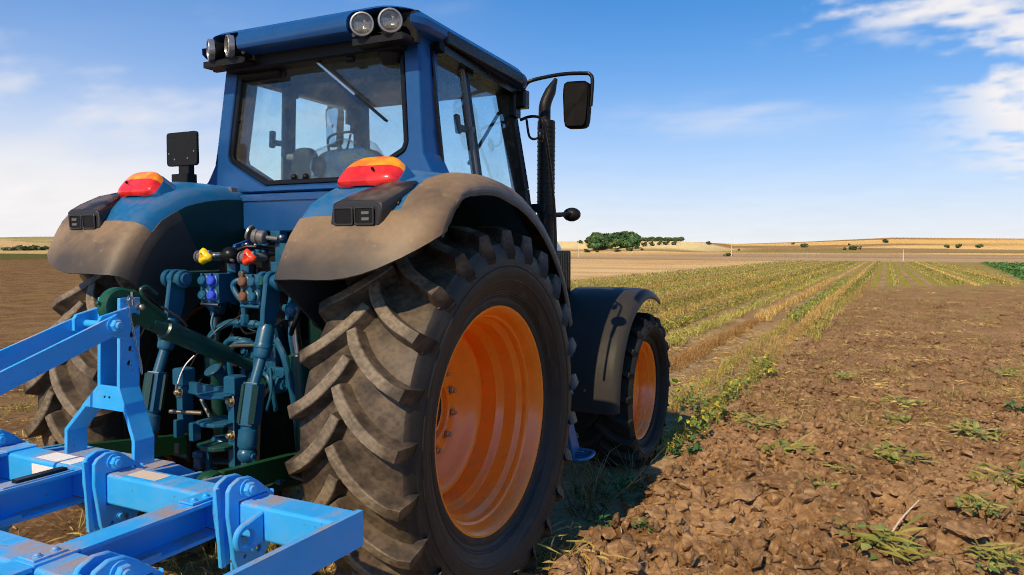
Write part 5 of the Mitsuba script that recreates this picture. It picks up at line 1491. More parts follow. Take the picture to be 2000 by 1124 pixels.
# the mast: two cranked flat plates, joined by a gusset
for x_t, x_f, name in ((0.048, 0.130, 'mast_plate'), (-0.060, -0.252, 'mast_plate')):
    path = [(x_t, 1.372), (x_t, 1.045), (x_f, 0.865), (x_f, 0.772)]
    y0, y1 = -1.150, -1.068
    rows = []
    n = len(path)
    th = 0.016 * (1 if x_f > 0 else -1)
    P = np.array(path)
    # offset outline for the thickness, in XZ
    left, right = [], []
    for i in range(n):
        a = unit(P[i] - P[i - 1]) if i else unit(P[1] - P[0])
        b = unit(P[i + 1] - P[i]) if i < n - 1 else a
        t = unit(a + b)
        nn = V(-t[1], t[0]) / max(0.5, np.dot(V(-t[1], t[0]), V(-a[1], a[0])))
        left.append(P[i] - nn * 0.008)
        right.append(P[i] + nn * 0.008)
    poly = Polygon(left + right[::-1]).buffer(0)
    plate = yplate(poly, y0, y1, 0.0018)
    plate = tilt(plate, 0, 0.030, 1.0)
    if x_f > 0:
        tools = []
        for (yy, zz, r) in ((-1.088, 1.288, 0.028), (-1.098, 1.236, 0.013), (-1.106, 1.186, 0.012), (-1.112, 1.134, 0.012)):
            tools.append(cyl((x_t - 0.05, yy + 0.008, zz), (x_t + 0.05, yy + 0.008, zz), r, n=24, ch=0))
        plate = cut_away(plate, *tools)
    cp(name, plate, smooth=30)
gus = yplate([(-0.062, 1.052), (0.050, 1.052), (0.090, 0.965), (-0.158, 0.965)], -1.152, -1.140, 0.0015)
cp('mast_gusset', tilt(gus, 0, 0.03, 1.0))
for d in (-0.022, 0.004):
    cp('rivet_hole', cyl((d, -1.150, 1.012), (d, -1.154, 1.012), 0.0045, n=10), 'black_plastic')
cp('mast_foot', prism(Polygon([(-0.30, -1.178), (0.20, -1.178), (0.20, -1.06), (0.17, -1.035), (-0.26, -1.035), (-0.30, -1.06)]), (0, 0, TOP - 0.034), (0, 0, TOP - 0.018), (0, 1, 0), 0.002) if False else cbox((-0.055, -1.108, TOP - 0.026), (0.52, 0.14, 0.016), 0.003))
disc = Polygon([(-1.18, 0.60), (-1.18, 0.775), (-1.06, 0.765), (-0.985, 0.715), (-0.965, 0.66), (-0.99, 0.61)]).buffer(0.008)
for x in (0.235, -0.36):
    cp('link_plate', xplate(disc, x, x + 0.016, 0.002))
# braces from the mast to the rear, with their bolted gusset
for s, x0, x1 in ((1, 0.075, 0.120), (-1, -0.092, -0.160)):
    a, b = V(x0, -1.155, 1.287), V(x1, -2.45, 0.815)
    cp('brace', bar(a, b, 0.013, 0.066, ch=0.002))
g = Polygon([(-1.225, 1.298), (-1.215, 1.312), (-1.105, 1.338), (-1.105, 1.262), (-1.120, 1.222), (-1.225, 1.258)]).buffer(0.003)
cp('brace_gusset', xplate(g, 0.057, 0.0675, 0.002))
cp('brace_gusset', xplate(g, -0.0855, -0.069, 0.002))
p = V(0.0825, -1.182, 1.280)
cp('brace_bolt', join(cyl(p, p + V(0.004, 0, 0), 0.030, n=22), hexbolt(p + V(0.003, 0, 0), (1, 0, 0), 0.0225, 0.020, False, 0.0), cyl(p + V(0.02, 0, 0), p + V(0.036, 0, 0), 0.0135)))
cp('brace_bolt', cyl((-0.11, -1.182, 1.280), (0.06, -1.182, 1.280), 0.013))
# top link pin with its safety chain
cp('link_pin', join(cyl((-0.085, -1.070, 1.336), (0.078, -1.070, 1.336), 0.0115), ball((0.080, -1.070, 1.336), 0.0125, 1)), 'zinc')
ck = []
pts_ = smooth_path([(0.078, -1.075, 1.345), (0.072, -1.108, 1.372), (0.070, -1.118, 1.350), (0.069, -1.106, 1.290), (0.068, -1.094, 1.235), (0.067, -1.080, 1.180), (0.067, -1.070, 1.130), (0.067, -1.066, 1.095)], 4)
for i, q in enumerate(pts_):
    ax = V(1, 0, 0) if i % 2 else V(0, 1, 0)
    t = unit(pts_[min(i + 1, len(pts_) - 1)] - pts_[max(i - 1, 0)])
    w = unit(np.cross(t, ax))
    ck.append(tube([q + t * 0.0075 * math.cos(u) + w * 0.0042 * math.sin(u) for u in np.linspace(0, 2 * PI, 11)], 0.0017, 5, 0, False))
cp('pin_chain', join(*ck), 'steel', label='thin steel safety chain hanging from the link pin')
cp('linch_pin', join(tube([(0.078, -1.10, 1.365), (0.078, -1.118, 1.380), (0.078, -1.125, 1.362), (0.078, -1.112, 1.350)], 0.003, 6), cyl((0.074, -1.105, 1.395), (0.076, -1.105, 1.345), 0.0045, n=8)), 'steel')
# stickers and the dark strip on the second channel
cp('sticker', cbox((-0.140, -1.236, TOP + 0.0006), (0.20, 0.075, 0.0012), 0.0002), 'white_label', label='white sticker on the front beam')
cp('sticker', cbox((-0.165, -1.2890, TOP - 0.040), (0.15, 0.0012, 0.045), 0.0002), 'white_label')
cp('sticker', cbox((0.315, -1.232, TOP + 0.0006), (0.14, 0.060, 0.0012), 0.0002), 'tan_label', label='worn tan sticker on the front beam')
cp('hinge_strip', cbox((0.03, -1.42, TOP + 0.012), (0.030, 0.17, 0.014), 0.004), 'gloss_black', label='dark strip on the channel beam')
cp('hinge_base', cbox((0.032, -1.435, TOP + 0.0065), (0.042, 0.23, 0.004), 0.001))
cp('grommet', cyl((0.842, -1.75, TOP + 0.0), (0.842, -1.75, TOP + 0.003), 0.008), 'dull_steel')
cp('grease_patch', cbox((0.83, -1.8515, TOP - 0.012), (0.05, 0.0016, 0.022), 0.0002), 'mid_grey')
for s in (1, -1):
    cp('hitch_pin', cyl((s * 0.402 - 0.07, -1.055, 0.72), (s * 0.402 + 0.07, -1.055, 0.72), 0.014), 'dull_steel')
    for e in (-0.060, 0.044):
        cp('lower_lug', xplate([(-1.182, 0.67), (-1.182, 0.77), (-1.05, 0.76), (-1.02, 0.72), (-1.05, 0.68)], s * 0.402 + e, s * 0.402 + e + 0.016))

# ------------------------------------------------------------------ plants
def leafset(r, n, spread, hmin, hmax, size, droop=0.3):
    """n folded leaves about the origin: (points (n*5, 3), faces, leaf index)."""
    a = r.uniform(0, 2 * PI, n)
    rad = spread * np.sqrt(r.uniform(0, 1, n))
    c = np.stack([rad * np.cos(a), rad * np.sin(a), r.uniform(hmin, hmax, n)], 1)
    out = np.stack([np.cos(a + r.normal(0, 0.8, n)), np.sin(a + r.normal(0, 0.8, n)), r.normal(-droop, 0.45, n)], 1)
    out /= np.linalg.norm(out, axis=1, keepdims=True)
    side = np.cross(out, r.normal(0, 0.35, (n, 3)) + V(0, 0, 1))
    side /= np.linalg.norm(side, axis=1, keepdims=True) + 1e-9
    up = np.cross(side, out)
    L = size * r.uniform(0.55, 1.25, n)[:, None]
    W = L * r.uniform(0.28, 0.45, n)[:, None]
    p = np.stack([c, c + out * L * 0.42 + side * W + up * W * 0.35, c + out * L, c + out * L * 0.42 - side * W + up * W * 0.35, c + out * L * 0.45], 1)
    f = np.array([[0, 1, 4], [1, 2, 4], [2, 3, 4], [3, 0, 4]])
    return p.reshape(-1, 3), (np.arange(n)[:, None, None] * 5 + f[None]).reshape(-1, 3), 5


def blades(r, n, spread, h, w, lean=0.35):
    """n grass blades or dry stems, each two tapering pieces."""
    a = r.uniform(0, 2 * PI, n)
    rad = spread * np.sqrt(r.uniform(0, 1, n))
    c = np.stack([rad * np.cos(a), rad * np.sin(a), np.full(n, -0.01)], 1)
    d = np.stack([r.normal(0, lean, n), r.normal(0, lean, n), np.ones(n)], 1)
    H = (h * r.uniform(0.45, 1.15, n))[:, None]
    bend = np.stack([r.normal(0, 0.35, n), r.normal(0, 0.35, n), -np.abs(r.normal(0, 0.2, n))], 1)
    t = r.uniform(0, PI, n)
    s = np.stack([np.cos(t), np.sin(t), 0 * t], 1) * w
    m = c + d * H * 0.55
    e = c + d * H * 0.9 + bend * H * 0.5
    p = np.stack([c - s, c + s, m + s * 0.8, m - s * 0.8, e], 1)
    f = np.array([[0, 1, 2], [0, 2, 3], [3, 2, 4]])
    return p.reshape(-1, 3), (np.arange(n)[:, None, None] * 5 + f[None]).reshape(-1, 3), 5


LEAF = np.array([(0.165, 0.185, 0.028), (0.26, 0.25, 0.040), (0.38, 0.31, 0.055), (0.095, 0.145, 0.028), (0.46, 0.36, 0.055)])
DRY = np.array([(0.40, 0.255, 0.085), (0.32, 0.170, 0.062), (0.52, 0.39, 0.15), (0.42, 0.34, 0.085), (0.33, 0.32, 0.065)])


def variant(seed, kind, detail):
    r = np.random.default_rng(seed)
    sets = []
    if detail == 2:
        if kind == 'green':
            sets = [(leafset(r, 26, 0.15, 0.04, 0.24, 0.075), 'L', (0, 1, 0, 3, 2)), (blades(r, 11, 0.12, 0.27, 0.0042), 'D', (3, 4, 4))]
        elif kind == 'dry':
            sets = [(blades(r, 38, 0.15, 0.29, 0.0048, 0.30), 'D', (0, 1, 0, 2, 3)), (leafset(r, 9, 0.14, 0.02, 0.16, 0.05, 0.6), 'D', (0, 1, 1))]
        else:
            sets = [(blades(r, 26, 0.15, 0.28, 0.0048, 0.34), 'D', (2, 3, 4, 0, 4)), (leafset(r, 14, 0.15, 0.04, 0.22, 0.06), 'L', (1, 2, 2, 0))]
    elif detail == 1:
        q = {'green': [(leafset(r, 16, 0.20, 0.05, 0.25, 0.105), 'L', (0, 1, 2, 3)), (blades(r, 7, 0.2, 0.27, 0.010), 'D', (3, 4))],
             'dry': [(blades(r, 24, 0.22, 0.29, 0.011, 0.33), 'D', (0, 1, 2, 3)), (leafset(r, 4, 0.2, 0.05, 0.2, 0.08), 'D', (0, 1))],
             'mixed': [(blades(r, 17, 0.22, 0.28, 0.012, 0.35), 'D', (2, 3, 4, 0)), (leafset(r, 9, 0.2, 0.05, 0.24, 0.095), 'L', (1, 2, 0))]}[kind]
        sets = q
    else:
        q = {'green': [(leafset(r, 9, 0.40, 0.06, 0.24, 0.26), 'L', (0, 1, 2, 3))],
             'dry': [(blades(r, 12, 0.45, 0.28, 0.022, 0.35), 'D', (0, 1, 2, 3))],
             'mixed': [(blades(r, 8, 0.45, 0.27, 0.022, 0.35), 'D', (2, 3, 4)), (leafset(r, 4, 0.4, 0.06, 0.22, 0.24), 'L', (1, 2, 0))]}[kind]
        sets = q
    vs, fs, cs, at = [], [], [], 0
    for (p, f, per), pal, pick in sets:
        P = LEAF if pal == 'L' else DRY
        n = len(p) // per
        col = P[np.array(pick)[r.integers(len(pick), size=n)]] * r.uniform(0.72, 1.25, (n, 1))
        vs.append(p)
        fs.append(f + at)
        cs.append(np.repeat(col, per, 0))
        at += len(p)
    return np.vstack(vs), np.vstack(fs), np.vstack(cs)


BANK = {(k, d): [variant(17 * d + 5 * i + len(k) * 31, k, d) for i in range(7)] for k in ('green', 'dry', 'mixed') for d in (0, 1, 2)}


class Leaves:
    def __init__(self):
        self.v, self.f, self.c, self.n = [], [], [], 0

    def add(self, bank, x, y, z, s, a, tint, narrow=1.0):
        v, f, c = bank
        w = v * s
        ca, sa = math.cos(a), math.sin(a)
        self.v.append(np.stack([(w[:, 0] * ca - w[:, 1] * sa) * narrow + x, w[:, 0] * sa + w[:, 1] * ca + y, w[:, 2] + z], 1))
        self.f.append(f + self.n)
        self.c.append(c * tint)
        self.n += len(v)

    def done(self):
        return tm(np.vstack(self.v), np.vstack(self.f)), np.vstack(self.c)


scene['leaf_matter'] = {'type': 'twosided', 'bsdf': {'type': 'principled', 'base_color': {'type': 'mesh_attribute', 'name': 'vertex_color'}, 'roughness': 0.6, 'specular': 0.3}}
crop = Leaves()
rng = np.random.default_rng(11)
ROW = 0.70


def crop_kind(row, y):
    g = 0.5 + 0.42 * (float(meshkit.noise(V(row * 1.7 + 0.3, y * 0.16, 0.5)[None], 3)[0]) - 0.5)
    w = {0: -0.30, -1: -0.34, -2: -0.05, -3: 0.20, -4: 0.02, -5: 0.14}.get(row, 0.30 * math.sin(row * 2.1))
    g += w + (0.03 if y > 25 else 0.0)
    return 'green' if g > 0.62 else ('mixed' if g > 0.36 else 'dry')


_rt = np.random.default_rng(5).uniform(0, 1, (60, 2))
row_tint = lambda j: V(1.0 + 0.22 * (_rt[(j + 30) % 60, 1] - 0.5), 1.0, 1.0) * (0.95 + 0.55 * _rt[(j + 30) % 60, 0])
rowx = lambda j: {0: 0.92, -1: -0.10, 99: 0.60, 100: 1.30, 101: 1.62}.get(j, -0.80 + ROW * (j + 2) if j < 0 else 0.84 + ROW * j)
for j in [*range(-17, 1), 99]:
    # near rows: one plant after another
    y = 3.2 if j < -1 else (3.7 if j < 0 else (2.9 if j == 0 else 4.3))
    while y < 15:
        if rowx(j) > -3.6 - 0.30 * (y - 3):
            x = rowx(j) + rng.normal(0, 0.06)
            k = crop_kind(j, y)
            if j == 99:
                k = 'dry' if rng.uniform() < 0.45 else 'mixed'
            if j == 0 and y < 9.0:
                k = 'green' if rng.uniform() < 0.6 else 'mixed'
            gap = 0.12 if j == 0 else 0.06
            if rng.uniform() > gap:
                s = rng.uniform(0.65, 1.10) * (0.60 if j in (0, 99) else 0.85) * (0.80 if j == -1 else 1)
                crop.add(BANK[(k, 2)][rng.integers(7)], x, y, ground_at(x, y), s, rng.uniform(0, 6.28), rng.uniform(0.9, 1.25) * (row_tint(j) if j < -1 else (V(0.80, 0.66, 0.62) if j == -1 else 1.0)), 0.85)
        y += 0.065 * rng.uniform(0.6, 1.5)
    while y < 42:
        if rowx(j) > -13:
            x = rowx(j) + rng.normal(0, 0.045)
            crop.add(BANK[(crop_kind(j, y), 1)][rng.integers(7)], x, y, ground_at(x, y), rng.uniform(0.65, 0.95), rng.uniform(0, 6.28), rng.uniform(0.9, 1.25) * row_tint(j), 0.60)
        y += (0.13 + 0.005 * (y - 15)) * rng.uniform(0.6, 1.5)
for j, y0 in ((100, 12.0), (101, 24.0)):                         # rows that start where the ploughing has not reached
    y = y0
    while y < 42:
        crop.add(BANK[(crop_kind(j, y), 1)][rng.integers(7)], rowx(j) + rng.normal(0, 0.05), y, ground_at(rowx(j), y), rng.uniform(0.6, 0.95), rng.uniform(0, 6.28), rng.uniform(0.9, 1.25), 0.60)
        y += (0.15 + 0.005 * (y - 12)) * rng.uniform(0.6, 1.5)
for j in range(-18, 13):
    y = 41.0 if j <= 1 else 34 + 0.9 * (rowx(j) - 2) + rng.uniform(0, 3)
    if j in (2, 4, 5):
        continue                                                 # wheel tracks
    while y < 124:
        x = rowx(j) + rng.normal(0, 0.035)
        if x < 8.0 + (y - 34) * 0.065:
            crop.add(BANK[(crop_kind(j, y), 0)][rng.integers(7)], x, y, float(base_level(np.array(x), np.array(y))), rng.uniform(0.55, 0.80), rng.uniform(0, 6.28), rng.uniform(1.0, 1.35) * row_tint(j), 0.38)
        y += (0.45 + 0.008 * (y - 40)) * rng.uniform(0.6, 1.5)
m, c = crop.done()
labels['crop_plants'] = {'label': 'yellowing bean crop standing in long rows across the field', 'category': 'crop', 'kind': 'stuff'}
put('crop_plants', m, 'leaf_matter', smooth=False, color=c)

lush = Leaves()
for i in range(2200):
    y = 18 + 104 * rng.uniform() ** 1.3
    x = 9.0 + (y - 34) * 0.065 + rng.uniform(0, 1) ** 1.3 * (7 + y * 0.10)
    lush.add(BANK[('green', 0)][rng.integers(7)], x, y, float(base_level(np.array(x), np.array(y))), rng.uniform(0.6, 0.95), rng.uniform(0, 6.28), V(0.42, 0.90, 1.2) * rng.uniform(0.8, 1.2))
m, c = lush.done()
labels['green_crop'] = {'label': 'lush dark green crop beside the ploughed land, far right', 'category': 'crop', 'kind': 'stuff'}
put('green_crop', m, 'leaf_matter', smooth=False, color=c)

# dry straw and stubble: left of the tractor, under the implement, and between the rows
straw = Leaves()


def straw_bits(r, n, spread, L, w):
    a, t = r.uniform(0, 2 * PI, n), r.uniform(0, 2 * PI, n)
    rad = spread * np.sqrt(r.uniform(0, 1, n))
    c = np.stack([rad * np.cos(a), rad * np.sin(a), r.uniform(0.004, 0.03, n)], 1)
    d = np.stack([np.cos(t), np.sin(t), r.normal(0, 0.25, n)], 1) * (L * r.uniform(0.3, 1.0, n))[:, None]
    s = np.stack([-np.sin(t), np.cos(t), 0 * t + 0.3], 1) * w
    p = np.stack([c - d / 2 - s, c - d / 2 + s, c + d / 2 + s, c + d / 2 - s, c + V(0, 0, 0.01) + d * 0.1], 1)
    f = np.array([[0, 1, 4], [1, 2, 4], [2, 3, 4], [3, 0, 4]])
    return p.reshape(-1, 3), (np.arange(n)[:, None, None] * 5 + f[None]).reshape(-1, 3), np.repeat(DRY[r.integers(0, 4, n)] * r.uniform(0.7, 1.4, (n, 1)), 5, 0)


SB = [straw_bits(np.random.default_rng(60 + i), 16, 0.22, 0.14, 0.0022) for i in range(6)]
GB = []
for i in range(6):
    r = np.random.default_rng(80 + i)
    p, f, _ = blades(r, 20, 0.13, 0.13, 0.0026, 0.6)
    GB.append((p, f, np.repeat(np.vstack([DRY[2:], LEAF[:2]])[r.integers(0, 5, 20)] * r.uniform(0.6, 1.1, (20, 1)), 5, 0)))
for i in range(1900):
    u = rng.uniform() if i < 1500 else 0.95
    if u < 0.50:
        x, y = rng.uniform(-9, -1.3), rng.uniform(-1.5, 9)
        x, y = (x, y) if y < 7 - 0.4 * x else (x, y * 0.5)
    elif u < 0.78:
        x, y = rng.uniform(-1.2, 1.3), rng.uniform(-1.9, 0.9)
    elif u < 0.92:
        x, y = rng.uniform(-1.2, 1.05), rng.uniform(3, 13)
    else:
        y = 4.5 + 30 * rng.uniform() ** 1.4
        x = 1.2 + rng.uniform() * (1.5 + 0.30 * y)
    z = ground_at(x, y) if abs(x) < 20 else 0
    b = SB if ((0.78 < u < 0.92) or rng.uniform() < 0.55) else GB
    straw.add(b[rng.integers(6)], x, y, z, rng.uniform(0.6, 1.3), rng.uniform(0, 6.28), rng.uniform(0.7, 1.1))
m, c = straw.done()
labels['straw'] = {'label': 'dry straw and short grass littered over the trodden ground', 'category': 'straw', 'kind': 'stuff'}
put('straw', m, 'leaf_matter', smooth=False, color=c)


# weeds and torn-up plants that one can point to, each a thing
def weed(kind, seed, s):
    r = np.random.default_rng(seed)
    if kind == 'wilted':                                         # pulled up, lying flat, long pale stems
        n = 44
        a = r.normal(0.4, 1.1, n)
        c = np.stack([r.normal(0, 0.065, n), r.normal(0, 0.05, n), r.uniform(0.02, 0.075, n)], 1)
        d = np.stack([np.cos(a), np.sin(a), r.normal(0.08, 0.16, n)], 1) * r.uniform(0.06, 0.17, n)[:, None]
        sd = np.stack([-np.sin(a), np.cos(a), 0 * a + 0.2], 1) * 0.0030
        p1 = np.stack([c - sd, c + sd, c + d + sd * 0.6, c + d - sd * 0.6, c + d * 0.5 + V(0, 0, 0.012)], 1).reshape(-1, 3)
        f1 = (np.arange(n)[:, None, None] * 5 + np.array([[0, 1, 4], [1, 2, 4], [2, 3, 4], [3, 0, 4]])[None]).reshape(-1, 3)
        c1 = np.repeat(np.array([(0.36, 0.32, 0.08), (0.26, 0.27, 0.06), (0.42, 0.36, 0.13)])[r.integers(0, 3, n)] * r.uniform(0.7, 1.1, (n, 1)), 5, 0)
        p2, f2, _ = leafset(r, 26, 0.13, 0.025, 0.10, 0.052, 0.2)
        c2 = np.repeat(np.array([(0.14, 0.19, 0.045), (0.20, 0.22, 0.06), (0.09, 0.14, 0.035)])[r.integers(0, 3, 26)] * r.uniform(0.8, 1.5, (26, 1)), 5, 0)
    elif kind == 'leafy':
        p1, f1, _ = leafset(r, 34, 0.08, 0.02, 0.12, 0.066, -0.1)
        c1 = np.repeat(np.array([(0.030, 0.105, 0.032), (0.045, 0.13, 0.035), (0.06, 0.12, 0.04)])[r.integers(0, 3, 34)] * r.uniform(0.8, 1.6, (34, 1)), 5, 0)
        p2, f2, _ = blades(r, 4, 0.04, 0.13, 0.004, 0.5)
        c2 = np.tile((0.12, 0.16, 0.05), (len(p2), 1))
    elif kind == 'grass':
        p1, f1, _ = blades(r, 46, 0.09, 0.34, 0.0034, 0.55)
        c1 = np.repeat(np.array([(0.085, 0.10, 0.035), (0.14, 0.13, 0.05), (0.22, 0.17, 0.075)])[r.integers(0, 3, 46)] * r.uniform(0.7, 1.2, (46, 1)), 5, 0)
        p2, f2, _ = leafset(r, 8, 0.08, 0.01, 0.08, 0.07, 0.1)
        c2 = np.tile((0.06, 0.09, 0.03), (len(p2), 1))
    else:                                                        # yellow-green bushy bean plant
        p1, f1, _ = leafset(r, 58, 0.11, 0.03, 0.22, 0.058, 0.1)
        c1 = np.repeat(np.array([(0.17, 0.21, 0.035), (0.30, 0.27, 0.03), (0.10, 0.16, 0.03), (0.20, 0.22, 0.04), (0.14, 0.19, 0.035), (0.46, 0.35, 0.03)])[r.integers(0, 6, 58)] * r.uniform(0.85, 1.5, (58, 1)), 5, 0)
        p2, f2, _ = blades(r, 7, 0.08, 0.25, 0.004, 0.4)
        c2 = np.tile((0.24, 0.22, 0.06), (len(p2), 1))
    return tm(np.vstack([p1, p2]) * s, np.vstack([f1, f2 + len(p1)])), np.vstack([c1, c2])


WEEDS = [
    # kind, name, x, y, size, label, category, group
    ('wilted', 'uprooted_plant', 1.83, 3.22, 1.25, 'largest heap of wilted pale stems and leaves, behind the big clod', 'plant'),
    ('wilted', 'uprooted_plant', 1.56, 4.10, 1.25, 'pale green wilted plant lying on the soil beyond the heap', 'plant'),
    ('wilted', 'uprooted_plant', 1.33, 4.35, 1.0, 'leafy wilted plant nearest to the standing crop edge', 'plant'),
    ('wilted', 'uprooted_plant', 2.30, 2.95, 1.1, 'wilted plant with dark leaves right of the heap', 'plant'),
    ('wilted', 'uprooted_plant', 2.60, 3.60, 1.1, 'thin straw-like wilted plant mid right', 'plant'),
    ('wilted', 'uprooted_plant', 2.50, 1.48, 1.15, 'long grassy torn-up plant near the bottom edge', 'plant'),
    ('wilted', 'uprooted_plant', 3.02, 1.52, 1.0, 'dark dry torn-up tuft at bottom right', 'plant'),
    ('wilted', 'uprooted_plant', 2.70, 5.90, 1.1, 'yellowish torn-up plant in the middle of the ploughed strip', 'plant'),
    ('wilted', 'uprooted_plant', 2.62, 5.05, 1.0, 'pale torn-up plant below the yellowish one', 'plant'),
    ('wilted', 'uprooted_plant', 3.25, 4.75, 1.1, 'torn-up plant with one long stem, right middle', 'plant'),
    ('wilted', 'uprooted_plant', 3.30, 3.30, 1.2, 'flat grassy torn-up plant by the right edge', 'plant'),
    ('wilted', 'uprooted_plant', 2.05, 7.10, 1.1, 'small torn-up plant far up the strip', 'plant'),
    ('wilted', 'uprooted_plant', 3.9, 8.6, 1.3, 'faded torn-up plant far right of the strip', 'plant'),
    ('wilted', 'uprooted_plant', 2.15, 2.32, 0.8, 'small yellow-leaved torn plant right of the big clod', 'plant'),
    ('wilted', 'uprooted_plant', 3.05, 2.35, 0.8, 'small fallen tuft among the clods on the right', 'plant'),
    ('leafy', 'weed', 1.115, 1.02, 0.72, 'small green leafy weed on bare soil beside the rear tyre', 'weed'),
    ('leafy', 'weed', 0.985, 1.70, 1.05, 'dark green leafy weed between the right tyres', 'weed'),
    ('leafy', 'weed', 3.52, 3.10, 1.0, 'dark green broad-leaved weed at the right edge', 'weed'),
    ('leafy', 'weed', 1.12, 2.95, 1.15, 'green leafy weed beside the front tyre', 'weed'),
    ('leafy', 'weed', 3.75, 6.1, 0.9, 'little green weed far out on the soil', 'weed'),
    ('leafy', 'weed', 1.34, 1.06, 0.45, 'tiny green seedling by the clods', 'weed'),
    ('leafy', 'weed', 3.30, 1.95, 1.0, 'yellowish green leafy weed at the right border', 'weed'),
    ('grass', 'grass_tuft', 0.90, 1.36, 1.0, 'dark seeding grass tuft behind the rear tyre', 'grass tuft'),
    ('grass', 'grass_tuft', 0.80, 1.70, 1.0, 'dry grass tuft below the step', 'grass tuft'),
    ('grass', 'grass_tuft', 0.98, 2.02, 0.9, 'thin grass tuft behind the front tyre', 'grass tuft'),
    ('bushy', 'bean_plant', 1.02, 3.55, 1.15, 'bushy yellow-green bean plant nearest to the front tyre', 'bean plant'),
    ('bushy', 'bean_plant', 1.05, 4.25, 1.15, 'yellow-spotted bean plant at the crop edge', 'bean plant'),
    ('bushy', 'bean_plant', 0.66, 4.75, 1.2, 'broad green bean plant in the outer row', 'bean plant'),
    ('bushy', 'bean_plant', 1.08, 5.55, 1.1, 'second yellowing bean plant along the crop edge', 'bean plant'),
    ('bushy', 'bean_plant', 1.12, 7.2, 1.2, 'tall yellow bean plant where the crop edge meets the clods', 'bean plant'),
]
for i, (kind, name, x, y, s, lab, cat) in enumerate(WEEDS):
    m, c = weed(kind, 300 + i * 7, s * (np.random.default_rng(i).uniform(0.75, 1.3) if kind == 'wilted' else 1.1))
    m.vertices = np.array(m.vertices) @ np.array([[math.cos(i), math.sin(i), 0], [-math.sin(i), math.cos(i), 0], [0, 0, 1]]) + V(x, y, ground_at(x, y))
    k = thing(name, lab, cat)
    put(k, m, 'leaf_matter', smooth=False, color=c)

# the largest clods, each its own lump
CLODS = [
    (1.905, 2.36, 0.125, 'largest angular clod in the middle of the soil, its face in shade'),
    (1.70, 2.02, 0.100, 'long clod leaning below the largest one'),
    (1.47, 1.72, 0.095, 'flat pale clod left of the middle'),
    (1.28, 1.28, 0.085, 'rounded clod at the edge of the smooth soil'),
    (1.26, 0.98, 0.085, 'clod at the bottom left corner of the ploughed strip'),
    (1.72, 1.32, 0.085, 'split clod near the bottom edge'),
    (1.55, 1.45, 0.075, 'cracked clod above the split one'),
    (1.99, 1.72, 0.075, 'small angular clod below the largest one'),
    (2.35, 1.86, 0.085, 'broad clod right of centre'),
    (2.75, 2.05, 0.080, 'clod by the dry stick'),
    (2.95, 1.80, 0.075, 'clod at the lower right'),
    (2.25, 1.35, 0.075, 'clod at the bottom centre right'),
    (1.05, 2.25, 0.060, 'pale clod just behind the front tyre'),
    (1.20, 1.95, 0.065, 'clod beside the dark weed'),
    (1.62, 2.62, 0.075, 'clod left behind the largest one'),
    (2.62, 2.52, 0.070, 'clod near the flat wilted plant'),
]
for i, (x, y, s, lab) in enumerate(CLODS):
    v, f = clod_shape(500 + i, 4, 0.16)
    v = v * V(1.35, 1.0, 0.85) * s * (1.45 if i < 2 else 1.25)
    a = i * 1.3
    v = v @ np.array([[math.cos(a), math.sin(a), 0], [-math.sin(a), math.cos(a), 0], [0, 0, 1]])
    k = thing('earth_clod', lab, 'clod')
    put(k, tm(v + V(x, y, ground_at(x, y) + 0.50 * s), f), 'clod_matter', smooth=16)
k = thing('dry_stick', 'pale dry stick poking out of the soil at lower right', 'stick')
put(k, tube([(2.56, 1.84, -0.09), (2.63, 1.98, -0.01), (2.72, 2.14, 0.06)], [0.006, 0.0055, 0.003], 7), 'tan_label')

# ------------------------------------------------------------------ far trees, shrubs and posts
scene['bark'] = pbr((0.09, 0.065, 0.045), 0.9)


def crown(seed, n, w, h, leaf, col, lumps_=5):
    r = np.random.default_rng(seed)
    cs = [(V(r.normal(0, 0.24) * w, r.normal(0, 0.24) * w, r.uniform(0.30, 0.72) * h), r.uniform(0.26, 0.42)) for _ in range(lumps_)] + [(V(0, 0, 0.55 * h), 0.42)]
    pick = r.integers(len(cs), size=n)
    d = r.normal(size=(n, 3))
    d /= np.linalg.norm(d, axis=1, keepdims=True)
    C = np.array([cs[i][0] for i in pick])
    R = np.array([cs[i][1] for i in pick])[:, None]
    c = C + d * R * V(w, w, h * 0.85) * (r.uniform(0.55, 1.0, (n, 1)) ** 0.5)
    c[:, 2] = np.maximum(c[:, 2], 0.10 * h)
    t = r.normal(size=(n, 3))
    t = np.cross(d + 0.5 * r.normal(size=(n, 3)), t)
    t /= np.linalg.norm(t, axis=1, keepdims=True)
    b = np.cross(d, t)
    s = leaf * r.uniform(0.6, 1.3, (n, 1))
    p = np.stack([c - t * s, c + b * s * 0.8, c + t * s, c - b * s * 0.8], 1).reshape(-1, 3)
    q = np.arange(n)[:, None] * 4 + np.array([0, 1, 2, 3])
    cl = np.repeat(np.asarray(col) * r.uniform(0.65, 1.35, (n, 1)) * (1 + 0.25 * r.normal(size=(n, 1)) * V(1, 0.3, 0.3)).clip(0.5, 1.6), 4, 0)
    return tm(p, quads(q)), cl


def tree(name, x, y, w, h, seed, col, lab, group, n=260, trunk=True):
    z = ground_at(x, y)
    k = thing(name, lab, 'tree' if 'tree' in name else 'shrub', group)
    m, c = crown(seed, n, w, h, 0.085 * (w + h) * (260 / n) ** 0.4, col)
    if trunk:
        m.vertices = np.array(m.vertices) + V(x, y, z)
        put(key(k + '__crown'), m, 'leaf_matter', smooth=False, color=c)
        put(key(k + '__trunk'), tube([(x, y, z - 0.3), (x + 0.05 * h, y, z + 0.25 * h), (x, y, z + 0.62 * h)], [0.035 * h, 0.026 * h, 0.012 * h], 6, 2), 'bark')
    else:
        m.vertices = np.array(m.vertices) * V(1, 1, 0.9) + V(x, y, z - 0.08 * h)
        put(k, m, 'leaf_matter', smooth=False, color=c)


